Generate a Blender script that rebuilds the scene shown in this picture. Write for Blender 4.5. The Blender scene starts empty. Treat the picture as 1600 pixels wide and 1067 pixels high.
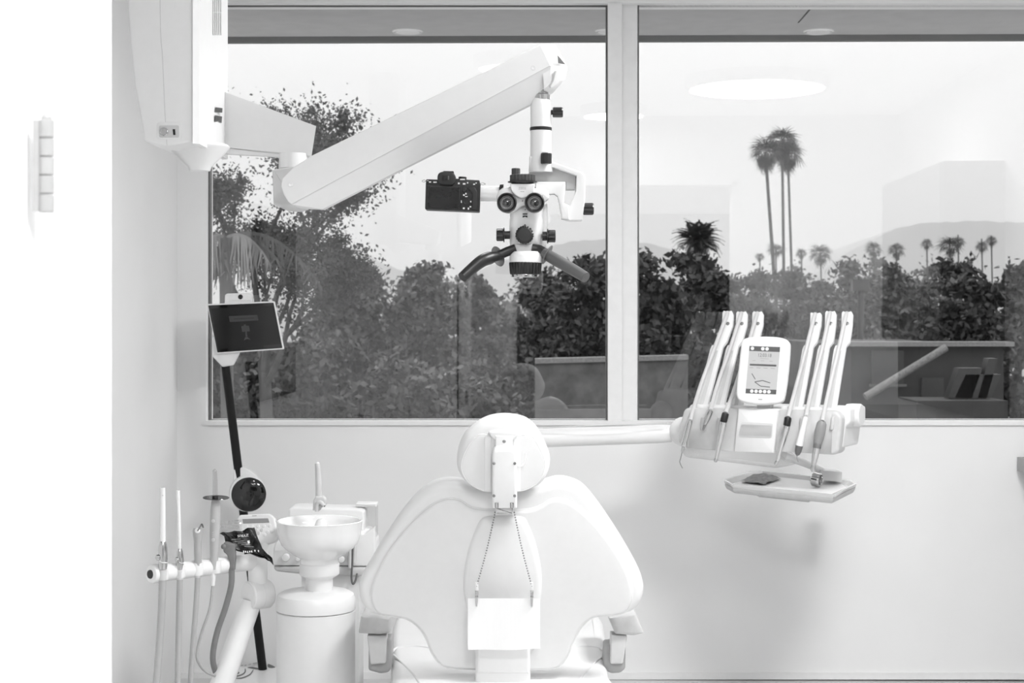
import bpy, bmesh, math, random
import numpy as np
from mathutils import Vector, Matrix
random.seed(7); rng = np.random.default_rng(11)
R = math.radians
scn = bpy.context.scene
COL = scn.collection
# ------------------------------------------------------------------ camera, world, lights, exposure
F, CX, CY, CZ = 2500.0, 800.0, 490.0, 1.543       # focal length and principal point in px of a 1600x1067 frame
cam_d = bpy.data.cameras.new('camera'); cam = bpy.data.objects.new('view_camera', cam_d); COL.objects.link(cam)
cam.location = (0, 0, CZ); cam.rotation_euler = (R(90), 0, 0)
cam_d.sensor_width = 36; cam_d.lens = F / 1600 * 36
cam_d.shift_x = 0; cam_d.shift_y = -(533.5 - CY) / 1600
cam_d.clip_start = .05; cam_d.clip_end = 4000
cam_d.dof.use_dof = True; cam_d.dof.focus_distance = 4.4; cam_d.dof.aperture_fstop = 11
scn.camera = cam
scn.view_settings.view_transform = 'Standard'; scn.view_settings.look = 'None'
scn.view_settings.gamma = 1; scn.view_settings.use_curve_mapping = False
scn.view_settings.exposure = 0.46
world = bpy.data.worlds.new('overcast_sky'); scn.world = world; world.use_nodes = True
nt = world.node_tree; nt.nodes.clear()
wo = nt.nodes.new('ShaderNodeOutputWorld'); bg = nt.nodes.new('ShaderNodeBackground')
tc = nt.nodes.new('ShaderNodeTexCoord'); sep = nt.nodes.new('ShaderNodeSeparateXYZ'); rp = nt.nodes.new('ShaderNodeValToRGB')
nz = nt.nodes.new('ShaderNodeTexNoise'); nz.inputs['Scale'].default_value = 2.2; nz.inputs['Detail'].default_value = 3
mx = nt.nodes.new('ShaderNodeMix'); mx.data_type = 'RGBA'; mx.blend_type = 'MULTIPLY'; mx.inputs['Factor'].default_value = .12
rp.color_ramp.elements[0].position = 0.0; rp.color_ramp.elements[0].color = (.30, .30, .30, 1)
rp.color_ramp.elements[1].position = 1.0; rp.color_ramp.elements[1].color = (.90, .90, .90, 1)
nt.links.new(tc.outputs['Generated'], sep.inputs[0]); nt.links.new(sep.outputs['Z'], rp.inputs[0])
nt.links.new(tc.outputs['Generated'], nz.inputs['Vector'])
nt.links.new(rp.outputs[0], mx.inputs['A']); nt.links.new(nz.outputs['Fac'], mx.inputs['B'])
nt.links.new(mx.outputs['Result'], bg.inputs['Color']); bg.inputs['Strength'].default_value = 2.75
nt.links.new(bg.outputs[0], wo.inputs['Surface'])
CEIL = 2.96
def lamp(name, loc, r, power):
    d = bpy.data.lights.new(name, 'AREA'); d.shape = 'DISK'; d.size = 2 * r; d.energy = power
    o = bpy.data.objects.new(name, d); COL.objects.link(o); o.location = loc
    return o
LAMPS = [(1.37, 4.0, .40, 54), (.35, .7, .40, 54), (-.1, 4.85, .15, 5), (.55, 2.7, .2, 8.5)]     # x, y, radius, watts; the last two are added fill lamps
for (lx, ly, lr, pw) in LAMPS:
    lamp('lamp_light', (lx, ly, CEIL - .075), lr, pw)

# ------------------------------------------------------------------ materials
MATS = {}
def mat(name, c, rough=.5, metal=0., noise=.04, nscale=40., bump=0., bscale=200., coat=0., spec=.5):
    if name in MATS: return MATS[name]
    m = bpy.data.materials.new(name); m.use_nodes = True; n = m.node_tree; b = n.nodes['Principled BSDF']
    t = n.nodes.new('ShaderNodeTexNoise'); t.inputs['Scale'].default_value = nscale; t.inputs['Detail'].default_value = 4
    tc = n.nodes.new('ShaderNodeTexCoord'); n.links.new(tc.outputs['Object'], t.inputs['Vector'])
    r = n.nodes.new('ShaderNodeValToRGB')
    a, z = max(0, c * (1 - noise)), min(1, c * (1 + noise))
    r.color_ramp.elements[0].color = (a, a, a, 1); r.color_ramp.elements[1].color = (z, z, z, 1)
    r.color_ramp.elements[0].position = .3; r.color_ramp.elements[1].position = .7
    n.links.new(t.outputs['Fac'], r.inputs[0]); n.links.new(r.outputs[0], b.inputs['Base Color'])
    b.inputs['Roughness'].default_value = rough; b.inputs['Metallic'].default_value = metal
    b.inputs['Coat Weight'].default_value = coat; b.inputs['Specular IOR Level'].default_value = spec
    if bump:
        t2 = n.nodes.new('ShaderNodeTexNoise'); t2.inputs['Scale'].default_value = bscale; t2.inputs['Detail'].default_value = 3
        n.links.new(tc.outputs['Object'], t2.inputs['Vector'])
        bp = n.nodes.new('ShaderNodeBump'); bp.inputs['Strength'].default_value = bump; bp.inputs['Distance'].default_value = .002
        n.links.new(t2.outputs['Fac'], bp.inputs['Height']); n.links.new(bp.outputs[0], b.inputs['Normal'])
    MATS[name] = m; return m
def emit(name, c, s):
    m = bpy.data.materials.new(name); m.use_nodes = True; b = m.node_tree.nodes['Principled BSDF']
    b.inputs['Base Color'].default_value = (c, c, c, 1); b.inputs['Emission Color'].default_value = (c, c, c, 1)
    b.inputs['Emission Strength'].default_value = s; MATS[name] = m; return m
def clear(name, refl, rough, tint=1.):
    m = bpy.data.materials.new(name); m.use_nodes = True; n = m.node_tree; n.nodes.remove(n.nodes['Principled BSDF'])
    tr = n.nodes.new('ShaderNodeBsdfTransparent'); tr.inputs[0].default_value = (tint, tint, tint, 1)
    gl = n.nodes.new('ShaderNodeBsdfGlossy'); gl.inputs['Roughness'].default_value = rough
    lw = n.nodes.new('ShaderNodeLayerWeight'); lw.inputs['Blend'].default_value = .25
    mr = n.nodes.new('ShaderNodeMapRange'); mr.inputs['To Min'].default_value = refl; mr.inputs['To Max'].default_value = 1
    ms = n.nodes.new('ShaderNodeMixShader')
    po = n.nodes.new('ShaderNodeMath'); po.operation = 'POWER'; po.inputs[1].default_value = 3
    n.links.new(lw.outputs['Facing'], po.inputs[0]); n.links.new(po.outputs[0], mr.inputs['Value'])
    n.links.new(mr.outputs['Result'], ms.inputs['Fac'])
    n.links.new(tr.outputs[0], ms.inputs[1]); n.links.new(gl.outputs[0], ms.inputs[2])
    n.links.new(ms.outputs[0], n.nodes['Material Output'].inputs['Surface']); MATS[name] = m; return m
M_wall = mat('wall_paint', .86, .7, noise=.015, nscale=3, bump=.05)
M_ceil = mat('ceiling_paint', .90, .8, noise=.015, nscale=3)
M_floor = mat('vinyl_floor', .62, .35, noise=.03, nscale=6)
M_trim = mat('white_trim', .84, .45, noise=.015)
M_mull = mat('aluminium_mullion', .86, .5, noise=.02, nscale=25)
M_door = mat('door_paint', .86, .5, noise=.01)
M_dark = mat('dark_laminate', .02, .5, noise=.2)
M_white = mat('white_plastic', .82, .35, noise=.01)
M_whiteg = mat('gloss_white_plastic', .84, .18, noise=.01, coat=.3)
M_shade = mat('pale_grey_plastic', .62, .4, noise=.02)
M_grey = mat('grey_plastic', .60, .45, noise=.03)
M_mgrey = mat('mid_grey_rubber', .13, .55, noise=.05)
M_black = mat('black_plastic', .012, .38, noise=.2)
M_blackr = mat('black_rubber', .02, .6, noise=.2)
M_gloss = mat('black_gloss', .004, .08, noise=.1, coat=.5)
M_chrome = mat('brushed_steel', .52, .2, metal=1, noise=.04, nscale=80)
M_dsteel = mat('dark_steel', .30, .3, metal=1, noise=.05)
M_vinyl = mat('white_upholstery', .80, .42, noise=.012, nscale=12, bump=.12, bscale=500)
M_shell = mat('chair_shell', .76, .38, noise=.01)
M_ceramic = mat('glazed_ceramic', .86, .12, noise=.005, coat=.6)
M_paper = mat('bib_paper', .93, .8, noise=.005)
M_hose = mat('hose_grey', .42, .5, noise=.03)
M_pouch = mat('foil_pouch', .012, .25, noise=.3, nscale=15, bump=.5, bscale=45)
M_ink = mat('pale_print', .75, .6)
M_inkd = mat('dark_print', .07, .6)
M_inkg = mat('grey_print', .35, .6)
M_screen = emit('panel_display', .48, .06)
M_lcd = mat('lcd_display', .30, .25)
M_tabs = mat('tablet_screen', .012, .12, noise=.1)
M_tabg = mat('tablet_icon', .05, .3)
M_glass = clear('window_glass', .068, 0.0)
M_clear = clear('clear_plastic', .12, .15, .97)
M_amber = clear('smoked_shield', .15, .1, .35)
M_soffit = mat('soffit_board', .42, .7, noise=.06, nscale=9)
M_lens = emit('panel_diffuser', .9, 2.2)
M_lampoff = mat('downlight_lens', .75, .4)
M_gauze = mat('grey_gauze', .27, .9, noise=.35, nscale=60, bump=.8, bscale=150)
def leafmat(name, c):
    return mat(name, c, .7, noise=.45, nscale=1.3, spec=.25)

# ------------------------------------------------------------------ geometry helpers
def W(px, py, Y):                       # point seen at a pixel of the photograph, at its real distance Y
    return Vector(((px - CX) * Y / F, Y, CZ + (CY - py) * Y / F))
def HZ(px, py, z):                      # point at a pixel lying on the horizontal plane of height z
    return W(px, py, (CZ - z) * F / (py - CY))
class Pl:                               # a real plane: yaw > 0 right side nearer, pitch > 0 top nearer
    def __init__(s, px, py, Y, yaw=0, pitch=0):
        s.o = W(px, py, Y)
        m = Matrix.Rotation(-R(yaw), 3, 'Z') @ Matrix.Rotation(R(pitch), 3, 'X')
        s.u = m @ Vector((1, 0, 0)); s.n = m @ Vector((0, -1, 0)); s.v = m @ Vector((0, 0, 1))
    def p(s, px, py, w=0):
        c = Vector((0, 0, CZ)); d = Vector(((px - CX) / F, 1, (CY - py) / F))
        t = s.n.dot(s.o - c) / s.n.dot(d)
        return c + d * t + s.n * w
    def uv(s, px, py):
        q = s.p(px, py) - s.o; return (q.dot(s.u), q.dot(s.v))
    def w(s, u, v, w=0): return s.o + s.u * u + s.v * v + s.n * w
def sp(pts, k=4, closed=True):          # Catmull-Rom through points
    n = len(pts); out = []
    rngi = range(n if closed else n - 1)
    g = (lambda i: pts[i % n]) if closed else (lambda i: pts[max(0, min(n - 1, i))])
    for i in rngi:
        a, b, c, d = [Vector(g(i + j)) for j in (-1, 0, 1, 2)]
        for q in range(k):
            t = q / k
            out.append(.5 * ((2 * b) + (c - a) * t + (2 * a - 5 * b + 4 * c - d) * t * t + (3 * b - a - 3 * c + d) * t ** 3))
    if not closed: out.append(Vector(pts[-1]))
    return out
def rr(x0, y0, x1, y1, r, n=4):         # rounded rectangle
    out = []
    for cx, cy, a0 in ((x1 - r, y1 - r, 0), (x0 + r, y1 - r, 90), (x0 + r, y0 + r, 180), (x1 - r, y0 + r, 270)):
        for i in range(n + 1):
            a = R(a0 + 90 * i / n); out.append((cx + r * math.cos(a), cy + r * math.sin(a)))
    return out
def ell(cx, cy, rx, ry, n=32): return [(cx + rx * math.cos(2 * math.pi * i / n), cy + ry * math.sin(2 * math.pi * i / n)) for i in range(n)]
def rquad(pts, r, n=4):                 # polygon with rounded corners
    out = []; N = len(pts)
    for i in range(N):
        a, b, c = Vector(pts[i - 1]), Vector(pts[i]), Vector(pts[(i + 1) % N])
        ri = min(r[i] if isinstance(r, (list, tuple)) else r, .46 * (a - b).length, .46 * (c - b).length)
        p = b + (a - b).normalized() * ri; q = b + (c - b).normalized() * ri
        for k in range(n + 1):
            t = k / n; out.append(tuple(p * (1 - t) ** 2 + b * 2 * t * (1 - t) + q * t * t))
    return out
def inset2(P, d):
    n = len(P); A = sum(P[i][0] * P[(i + 1) % n][1] - P[(i + 1) % n][0] * P[i][1] for i in range(n)); s = 1 if A > 0 else -1
    out = []
    for i in range(n):
        p, q, r_ = Vector(P[i - 1]), Vector(P[i]), Vector(P[(i + 1) % n])
        e1 = (q - p); e2 = (r_ - q)
        if e1.length < 1e-9: e1 = e2
        if e2.length < 1e-9: e2 = e1
        n1 = Vector((-e1.y, e1.x)).normalized() * s; n2 = Vector((-e2.y, e2.x)).normalized() * s
        m = n1 + n2
        if m.length < 1e-6: m = n1
        m.normalize(); k = 1 / max(.5, m.dot(n1)); out.append(q + m * d * k)
    # points that ended up closer to the outline than d are collapsed onto their valid neighbours
    Pa = np.array([[v[0], v[1]] for v in P]); Pb = np.roll(Pa, -1, 0); E = Pb - Pa; L2 = np.maximum((E ** 2).sum(1), 1e-18)
    ok = []
    for q in out:
        v = np.array([q.x, q.y]) - Pa; t = np.clip((v * E).sum(1) / L2, 0, 1)
        dist = np.sqrt(((v - E * t[:, None]) ** 2).sum(1)).min(); ok.append(dist >= d * .96)
    if all(ok) or not any(ok): return out
    res = []
    for i in range(n):
        if ok[i]: res.append(out[i]); continue
        f = next(k for k in range(1, n + 1) if ok[(i + k) % n]); g_ = next(k for k in range(1, n + 1) if ok[(i - k) % n])
        res.append(out[(i + f) % n] if f <= g_ else out[(i - g_) % n])
    return res
class G:
    def __init__(s): s.bm = bmesh.new()
    def ring(s, pts): return [s.bm.verts.new(p) for p in pts]
    def bridge(s, a, b, closed=True):
        n = len(a)
        for i in range(n if closed else n - 1):
            try: s.bm.faces.new((a[i], a[(i + 1) % n], b[(i + 1) % n], b[i]))
            except ValueError: pass
    def cap(s, a):
        try: s.bm.faces.new(a)
        except ValueError: pass
    def box(s, a, b):
        x0, y0, z0 = a; x1, y1, z1 = b
        v = [s.bm.verts.new(p) for p in ((x0, y0, z0), (x1, y0, z0), (x1, y1, z0), (x0, y1, z0), (x0, y0, z1), (x1, y0, z1), (x1, y1, z1), (x0, y1, z1))]
        for f in ((0, 1, 2, 3), (4, 5, 6, 7), (0, 1, 5, 4), (1, 2, 6, 5), (2, 3, 7, 6), (3, 0, 4, 7)): s.bm.faces.new([v[i] for i in f])
        return s
    def hull(s, pts):
        v = [s.bm.verts.new(p) for p in pts]; bmesh.ops.convex_hull(s.bm, input=v)
        return s
    def slab(s, pl, pts, w0, w1, r=0., rb=None, seg=4, dome=0.):
        P = [Vector(pl.uv(*q)) for q in pts]
        rb = r if rb is None else rb
        rings = []
        for k in range(seg + 1 if rb else 1):
            t = (1 - k / seg) * math.pi / 2 if rb else 0
            rings.append((rb * (1 - math.cos(t)), w0 + rb - rb * math.sin(t)))
        for k in range(seg + 1 if r else 1):
            t = k / seg * math.pi / 2 if r else 0
            rings.append((r * (1 - math.cos(t)), w1 - r + r * math.sin(t)))
        prev = first = None
        for d, w in rings:
            Q = inset2(P, d) if d else P
            cur = s.ring([pl.w(q[0], q[1], w) for q in Q])
            if prev: s.bridge(prev, cur)
            else: first = cur
            prev = cur
        s.cap(first); s.cap(prev)
        return s
    def domed(s, pl, pts, w0, w1, r, bulge, steps=5):   # cushion: rounded rim, then a surface swelling toward the middle
        P = [Vector(pl.uv(*q)) for q in pts]
        c = sum(P, Vector((0, 0))) / len(P)
        cur = s.ring([pl.w(q[0], q[1], w0) for q in P]); s.cap(cur); prev = cur
        for k in range(5):
            t = k / 4 * math.pi / 2; Q = inset2(P, r * (1 - math.cos(t)))
            cur = s.ring([pl.w(q[0], q[1], w1 - r + r * math.sin(t)) for q in Q]); s.bridge(prev, cur); prev = cur
        base = Q
        for k in range(1, steps):
            f = 1 - k / steps; h = bulge * math.sin(k / steps * math.pi / 2)
            cur = s.ring([pl.w(*(c + (q - c) * f), w1 + h) for q in base]); s.bridge(prev, cur); prev = cur
        s.cap(prev); return s
    def lathe(s, o, axis, prof, n=32, cap0=True, cap1=True, ref=None):
        ax = Vector(axis).normalized(); rf = Vector(ref) if ref else (Vector((1, 0, 0)) if abs(ax.x) < .9 else Vector((0, 0, 1)))
        e1 = (rf - ax * rf.dot(ax)).normalized(); e2 = ax.cross(e1); o = Vector(o); prev = None
        for r_, h in prof:
            cur = s.ring([o + ax * h + (e1 * math.cos(2 * math.pi * i / n) + e2 * math.sin(2 * math.pi * i / n)) * max(r_, 1e-5) for i in range(n)])
            if prev: s.bridge(prev, cur)
            elif cap0: s.cap(cur)
            prev = cur
        if cap1: s.cap(prev)
        return s
    def cyl(s, a, b, ra, rb=None, n=20, bev=0.):
        a, b = Vector(a), Vector(b); L = (b - a).length; rb = ra if rb is None else rb
        pr = [(ra, 0), (rb, L)] if not bev else [(ra - bev, 0), (ra, bev), (rb, L - bev), (rb - bev, L)]
        return s.lathe(a, b - a, pr, n)
    def tube(s, pts, r, n=10, k=6, closed=False):
        q = sp(pts, k, closed) if k > 1 else [Vector(p) for p in pts]
        m = len(q); prev = None; e1 = None
        for i, c in enumerate(q):
            t = (q[min(i + 1, m - 1)] - q[max(i - 1, 0)]).normalized()
            if e1 is None:
                a = Vector((0, 1, 0)) if abs(t.y) < .9 else Vector((1, 0, 0)); e1 = (a - t * a.dot(t)).normalized()
            else: e1 = (e1 - t * e1.dot(t)).normalized()
            e2 = t.cross(e1)
            rad = r if not isinstance(r, (list, tuple)) else r[0] + (r[-1] - r[0]) * i / (m - 1) if len(r) == 2 else float(np.interp(i / (m - 1), np.linspace(0, 1, len(r)), r))
            cur = s.ring([c + (e1 * math.cos(2 * math.pi * j / n) + e2 * math.sin(2 * math.pi * j / n)) * rad for j in range(n)])
            if prev: s.bridge(prev, cur)
            else: s.cap(cur)
            prev = cur
        s.cap(prev); return s
    def ball(s, c, rx, ry=None, rz=None, n=20, m=12):
        ry = ry or rx; rz = rz or rx; c = Vector(c); prev = None
        for i in range(m + 1):
            t = math.pi * i / m
            cur = s.ring([c + Vector((rx * math.sin(max(t, .02) if i < m else .02) * math.cos(2 * math.pi * j / n), ry * math.sin(max(t, .02) if i < m else .02) * math.sin(2 * math.pi * j / n), rz * math.cos(t))) for j in range(n)])
            if prev: s.bridge(prev, cur)
            else: s.cap(cur)
            prev = cur
        s.cap(prev); return s
    def strip(s, pl, pts, w, width):     # thin flat printed line on a plane (px, width in px)
        for a, b in zip(pts[:-1], pts[1:]):
            a, b = Vector(a), Vector(b); d = (b - a).normalized(); nn = Vector((-d.y, d.x)) * width / 2
            s.bm.faces.new([s.bm.verts.new(pl.p(*q, w)) for q in (a - nn, b - nn, b + nn, a + nn)])
        return s
    def poly(s, pl, pts, w):
        s.bm.faces.new([s.bm.verts.new(pl.p(*q, w)) for q in pts]); return s
    def build(s, name, m, parent=None, ang=38, tag=None):
        bm = s.bm
        bmesh.ops.remove_doubles(bm, verts=bm.verts, dist=2e-6)
        bmesh.ops.recalc_face_normals(bm, faces=bm.faces)
        vs = [v.co for v in bm.verts]
        lo = Vector([min(v[i] for v in vs) for i in range(3)]); hi = Vector([max(v[i] for v in vs) for i in range(3)])
        c = (lo + hi) / 2
        if parent is None: c.z = lo.z
        bmesh.ops.translate(bm, verts=bm.verts, vec=-c)
        me = bpy.data.meshes.new(name); bm.to_mesh(me); bm.free()
        me.polygons.foreach_set('use_smooth', [True] * len(me.polygons))
        me.set_sharp_from_angle(angle=R(ang))
        me.materials.append(m)
        o = bpy.data.objects.new(name, me); COL.objects.link(o)
        WL[o] = c
        if parent is not None: o.parent = parent; o.location = c - WL[parent]
        else: o.location = c
        if tag: setp(o, *tag)
        return o
WL = {}
def setp(o, label, cat, group=None):
    o['label'] = label; o['category'] = cat
    if group: o['group'] = group
    return o
def thing(name, loc, label, cat, group=None):
    o = bpy.data.objects.new(name, None); COL.objects.link(o); o.location = loc; o.empty_display_size = .05
    WL[o] = Vector(loc); setp(o, label, cat, group); return o
def struct(o): o['kind'] = 'structure'; return o
def text(name, s, pl, px, py, hpx, m, parent, w=.001, rot=0, sx=1.):
    cu = bpy.data.curves.new(name, 'FONT'); cu.body = s; cu.align_x = 'CENTER'; cu.align_y = 'CENTER'; cu.size = 1; cu.resolution_u = 3
    t = bpy.data.objects.new(name, cu); COL.objects.link(t)
    dg = bpy.context.evaluated_depsgraph_get(); me = bpy.data.meshes.new_from_object(t.evaluated_get(dg))
    bpy.data.objects.remove(t); bpy.data.curves.remove(cu)
    h = (pl.p(px, py - hpx / 2) - pl.p(px, py + hpx / 2)).length / .7
    o0 = pl.p(px, py, w); c, sn = math.cos(R(rot)), math.sin(R(rot))
    g = G(); vs = []
    for v in me.vertices:
        a, b = v.co.x * sx * h, v.co.y * h
        vs.append(g.bm.verts.new(o0 + pl.u * (a * c - b * sn) + pl.v * (a * sn + b * c)))
    for p in me.polygons:
        try: g.bm.faces.new([vs[i] for i in p.vertices])
        except ValueError: pass
    bpy.data.meshes.remove(me)
    return g.build(name, m, parent)

# ------------------------------------------------------------------ room shell
YB = 6.76; YAW = 1.0
BW = Pl(800, 490, YB, YAW)                 # inner face of the window wall
XL, XR = -1.42, 2.6
g = G(); g.box((-1.8, -1.8, -.1), (XR + .2, YB + .12, 0)); struct(g.build('floor', M_floor))
g = G(); g.box((-1.8, -1.8, CEIL), (XR + .2, YB + .05, CEIL + .1)); struct(g.build('ceiling', M_ceil))
g = G(); g.box((XL - .12, 2.13, 0), (XL, YB + .1, CEIL)); struct(g.build('wall_left', M_wall))
g = G(); g.box((XR, -1.8, 0), (XR + .12, YB + .02, CEIL)); struct(g.build('wall_right', M_wall))
def wallbox(g, x0, y0, x1, y1, w0, w1):    # px rectangle on the window wall (may run past the frame)
    c = [BW.p(x, y) for x, y in ((x0, y0), (x1, y0), (x1, y1), (x0, y1))]
    g.hull([q + BW.n * w for q in c for w in (w0, w1)])
yfl = 490 + CZ * F / YB
xr_px = 800 + (XR + .02) * F / (YB - .02)
g = G()
wallbox(g, 262, 661, xr_px, yfl, -.14, 0)
wallbox(g, 262, -45, 322, 661, -.14, 0)
wallbox(g, 322, -45, xr_px, 5, -.14, 0)
wallbox(g, 1745, 5, xr_px, 661, -.14, 0)
struct(g.build('wall_back', M_wall))
g = G(); wallbox(g, 270, 1050, xr_px, yfl, 0, .012); struct(g.build('baseboard_back', M_trim))
g = G(); wallbox(g, 318, 657.5, 1750, 664, -.14, .012); struct(g.build('trim_1', M_trim))
# window frames and panes
def window(name, x0, x1):
    g = G()
    wallbox(g, x0, 5, x0 + 2.5, 658, -.09, -.045); wallbox(g, x1 - 2.5, 5, x1, 658, -.09, -.045)
    wallbox(g, x0, 2, x1, 5, -.09, -.045); wallbox(g, x0, 657, x1, 659, -.09, -.045)
    fr = struct(g.build(name, M_mgrey))
    g = G(); wallbox(g, x0 + 2, 4.5, x1 - 2, 657.5, -.066, -.058); g.build('window_pane', M_glass, fr)
window('window_1', 322, 950); window('window_2', 997, 1746)
g = G(); wallbox(g, 950, 4, 972, 658, -.11, .0); struct(g.build('trim_2', M_mull))
g = G(); wallbox(g, 973, 4, 998, 658, -.11, -.045); struct(g.build('trim_3', M_mull))
# door wall behind the viewer's side, corridor, and the open door
g = G(); g.box((-1.8, 1.95, 0), (-.55, 2.13, CEIL)); g.box((1.43, 1.95, 0), (XR + .02, 2.13, CEIL)); g.box((-.55, 1.95, 2.48), (1.43, 2.13, CEIL))
struct(g.build('wall_front', M_wall))
g = G(); g.box((-1.8, -1.9, 0), (XR + .12, -1.8, CEIL)); struct(g.build('wall_corridor', M_wall))
g = G(); g.box((-1.9, -1.8, 0), (-1.8, 2.13, CEIL)); struct(g.build('wall_side', M_wall))
g = G(); g.box((-.56, 1.765, 0), (-.533, 2.13, 2.49)); g.box((1.415, 1.93, 0), (1.44, 2.14, 2.49)); g.box((-.56, 1.93, 2.465), (1.44, 2.14, 2.49))
struct(g.build('trim_4', M_door))
d2 = G(); d2.box((-.25, -1.8, 0), (1.9, -1.77, 2.5)); d2 = struct(d2.build('door_2', M_dark))
for i in range(2):
    g = G(); g.box((-.2 + i * 1.05, -1.77, .1), (.78 + i * 1.05, -1.755, 2.42)); g.build('door_panel', M_dark, d2)
door = G(); door.box((-.579, .86, .012), (-.5335, 1.7635, 2.45)); door = struct(door.build('door_1', M_door))
def hinge(zc):
    x = -.511; y = 1.757
    g = G()
    for k in range(5):
        g.cyl((x, y, zc - .051 + k * .0205), (x, y, zc - .051 + k * .0205 + .0195), .0082, n=16, bev=.0008)
    g.ball((x, y, zc + .0525), .006, n=12, m=6)
    h = g.build('hinge', mat('painted_hinge', .42, .35), door)
    g = G(); g.hull([(x - .001 + dx, y - dy, zc + z) for z in (-.05, .05) for dx, dy in ((0, .002), (-.0125, .006), (-.0135, .003), (-.002, -.001))])
    g.build('hinge_leaf', mat('painted_hinge', .42, .35), h)
for zc in (.13, .92, 1.705, 2.36): hinge(zc)
g = G(); g.cyl((-.535, .93, .97), (-.50, .93, .97), .012); g.ball((-.475, .93, .97), .028); g.build('door_knob', M_chrome, door)
# round ceiling lamps, the last two added for fill (their light is made by the disc lamps at the top)
for i, (lx, ly, lr, pw) in enumerate(LAMPS):
    t = thing('ceiling_lamp', (lx, ly, CEIL), ['round white ceiling lamp mirrored high in the right pane', 'round white ceiling lamp outside the door in the corridor', 'added small round fill lamp mirrored beside the head of the microscope arm', 'added small round fill lamp just inside the door opening'][i], 'lamp', 'round ceiling lamps')
    c = Vector((lx, ly, CEIL))
    g = G(); g.lathe(c, (0, 0, -1), [(lr + .03, 0), (lr + .03, .055), (lr + .02, .07), (lr + .002, .07), (lr + .002, .02), (.01, .02)], 48); g.build('housing', M_trim, t)
    g = G(); g.lathe(c, (0, 0, -1), [(lr, .05), (lr, .066), (.01, .07)], 48); g.build('diffuser', M_lens, t)
# soffit outside above the window
zs = CZ + 1.335
def sof(px, Y): return (px - CX) * Y / F
YS = 7.68
g = G()
g.hull([(-2.6, 6.98, zs), (3.6, 6.88, zs), (3.6, YS - .06, zs), (-2.6, YS + .06, zs), (-2.6, 6.98, zs + .12), (3.6, 6.88, zs + .12), (3.6, YS - .06, zs + .12), (-2.6, YS + .06, zs + .12)])
sf = struct(g.build('soffit', M_soffit))
g = G(); g.hull([(-2.6, YS - .05 + .11, zs - .028), (3.6, YS - .17 + .11, zs - .028), (3.6, YS - .02, zs - .028), (-2.6, YS + .1, zs - .028), (-2.6, YS + .06, zs + .13), (3.6, YS - .06, zs + .13), (3.6, YS - .02, zs + .13), (-2.6, YS + .1, zs + .13)])
g.build('fascia', mat('dark_fascia', .10, .6), sf)
g = G(); pz = [(1247, 36), (1275, 4)]; a, b = [HZ(*q, zs - .001) for q in pz]; d = Vector((.004, 0, 0)); g.bm.faces.new([g.bm.verts.new(q) for q in (a - d, b - d, b + d, a + d)]); g.build('board_joint', M_dark, sf)
for i, (px, py) in enumerate(((637, 56.5), (953, 55), (1279, 54.5))):
    c = HZ(px, py, zs); c.y = min(c.y, YS - .12); c.x = (px - CX) * c.y / F
    t = thing('soffit_downlight', c, ['round recessed downlight in the soffit above the microscope arm', 'round recessed downlight in the soffit half hidden by the mullion', 'round recessed downlight in the soffit over the right pane'][i], 'downlight', 'soffit downlights')
    g = G(); g.lathe(c, (0, 0, -1), [(.074, 0), (.074, .004), (.068, .008), (.058, .006)], 32); g.build('trim_ring', M_whiteg, t)
    g = G(); g.lathe(c, (0, 0, -1), [(.058, .003), (.056, .0065), (.02, .009)], 32); g.build('lens', M_lampoff, t)
# right-hand side of the room (its worktop corner reaches the frame, the rest shows in the glass)
t = thing('wall_worktop', (2.37, 5.2, 0), 'grey-edged worktop on white base units, its corner at the right frame edge', 'worktop')
g = G(); g.box((2.115, 3.0, .885), (XR, 6.70, .943)); g.build('worktop', mat('worktop_grey', .34, .5), t)
g = G(); g.box((2.2, 3.05, .08), (XR, 5.9, .885)); g.build('base_carcass', M_white, t)
for k in range(4):
    g = G(); g.box((2.185, 3.07 + k * .71, .1), (2.2, 3.07 + k * .71 + .69, .87)); d = g.build('cabinet_door', M_white, t)
    g = G(); g.cyl((2.175, 3.2 + k * .71, .8), (2.175, 3.6 + k * .71, .8), .006); g.build('handle', M_chrome, d)
t = thing('wall_cabinet', (2.45, 4.1, 1.37), 'dark wall cupboard high on the right wall, mirrored in the right pane', 'cupboard')
g = G(); g.box((2.27, 3.3, 1.37), (XR, 4.9, 2.37)); g.build('carcass', M_dark, t)
for k in range(3):
    g = G(); g.box((2.252, 3.31 + k * .53, 1.38), (2.27, 3.31 + k * .53 + .52, 2.36)); d = g.build('cabinet_door', M_dark, t)
    g = G(); g.cyl((2.24, 3.36 + k * .53, 1.45), (2.24, 3.36 + k * .53, 1.58), .006); g.build('handle', M_chrome, d)
#@@OBJECTS
t = thing('splashback', (XR, 3.6, .945), 'dark splashback panel between the worktop and the wall cupboard', 'panel')
g = G(); g.box((XR - .02, 2.2, .945), (XR - .002, 4.99, 1.365)); g.build('panel', M_dark, t)
for k in range(4):
    g = G(); g.box((XR - .024, 2.21 + k * .695, .955), (XR - .02, 2.21 + k * .695 + .685, 1.355)); g.build('panel_tile', M_dark, t)
t = thing('dark_wall_panel', (XL, 4.6, 1.08), 'dark panel added on the left wall to darken the left pane reflection', 'screen')  # unseen dark panel, added to darken the reflection in the left pane
g = G(); g.box((XL, 4.2, 1.08), (XL + .045, 5.3, 2.12)); g.build('dark_panel_body', M_black, t)
g = G(); g.box((XL + .045, 4.22, 1.10), (XL + .047, 5.28, 2.10)); g.build('screen_glass', M_gloss, t)
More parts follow.
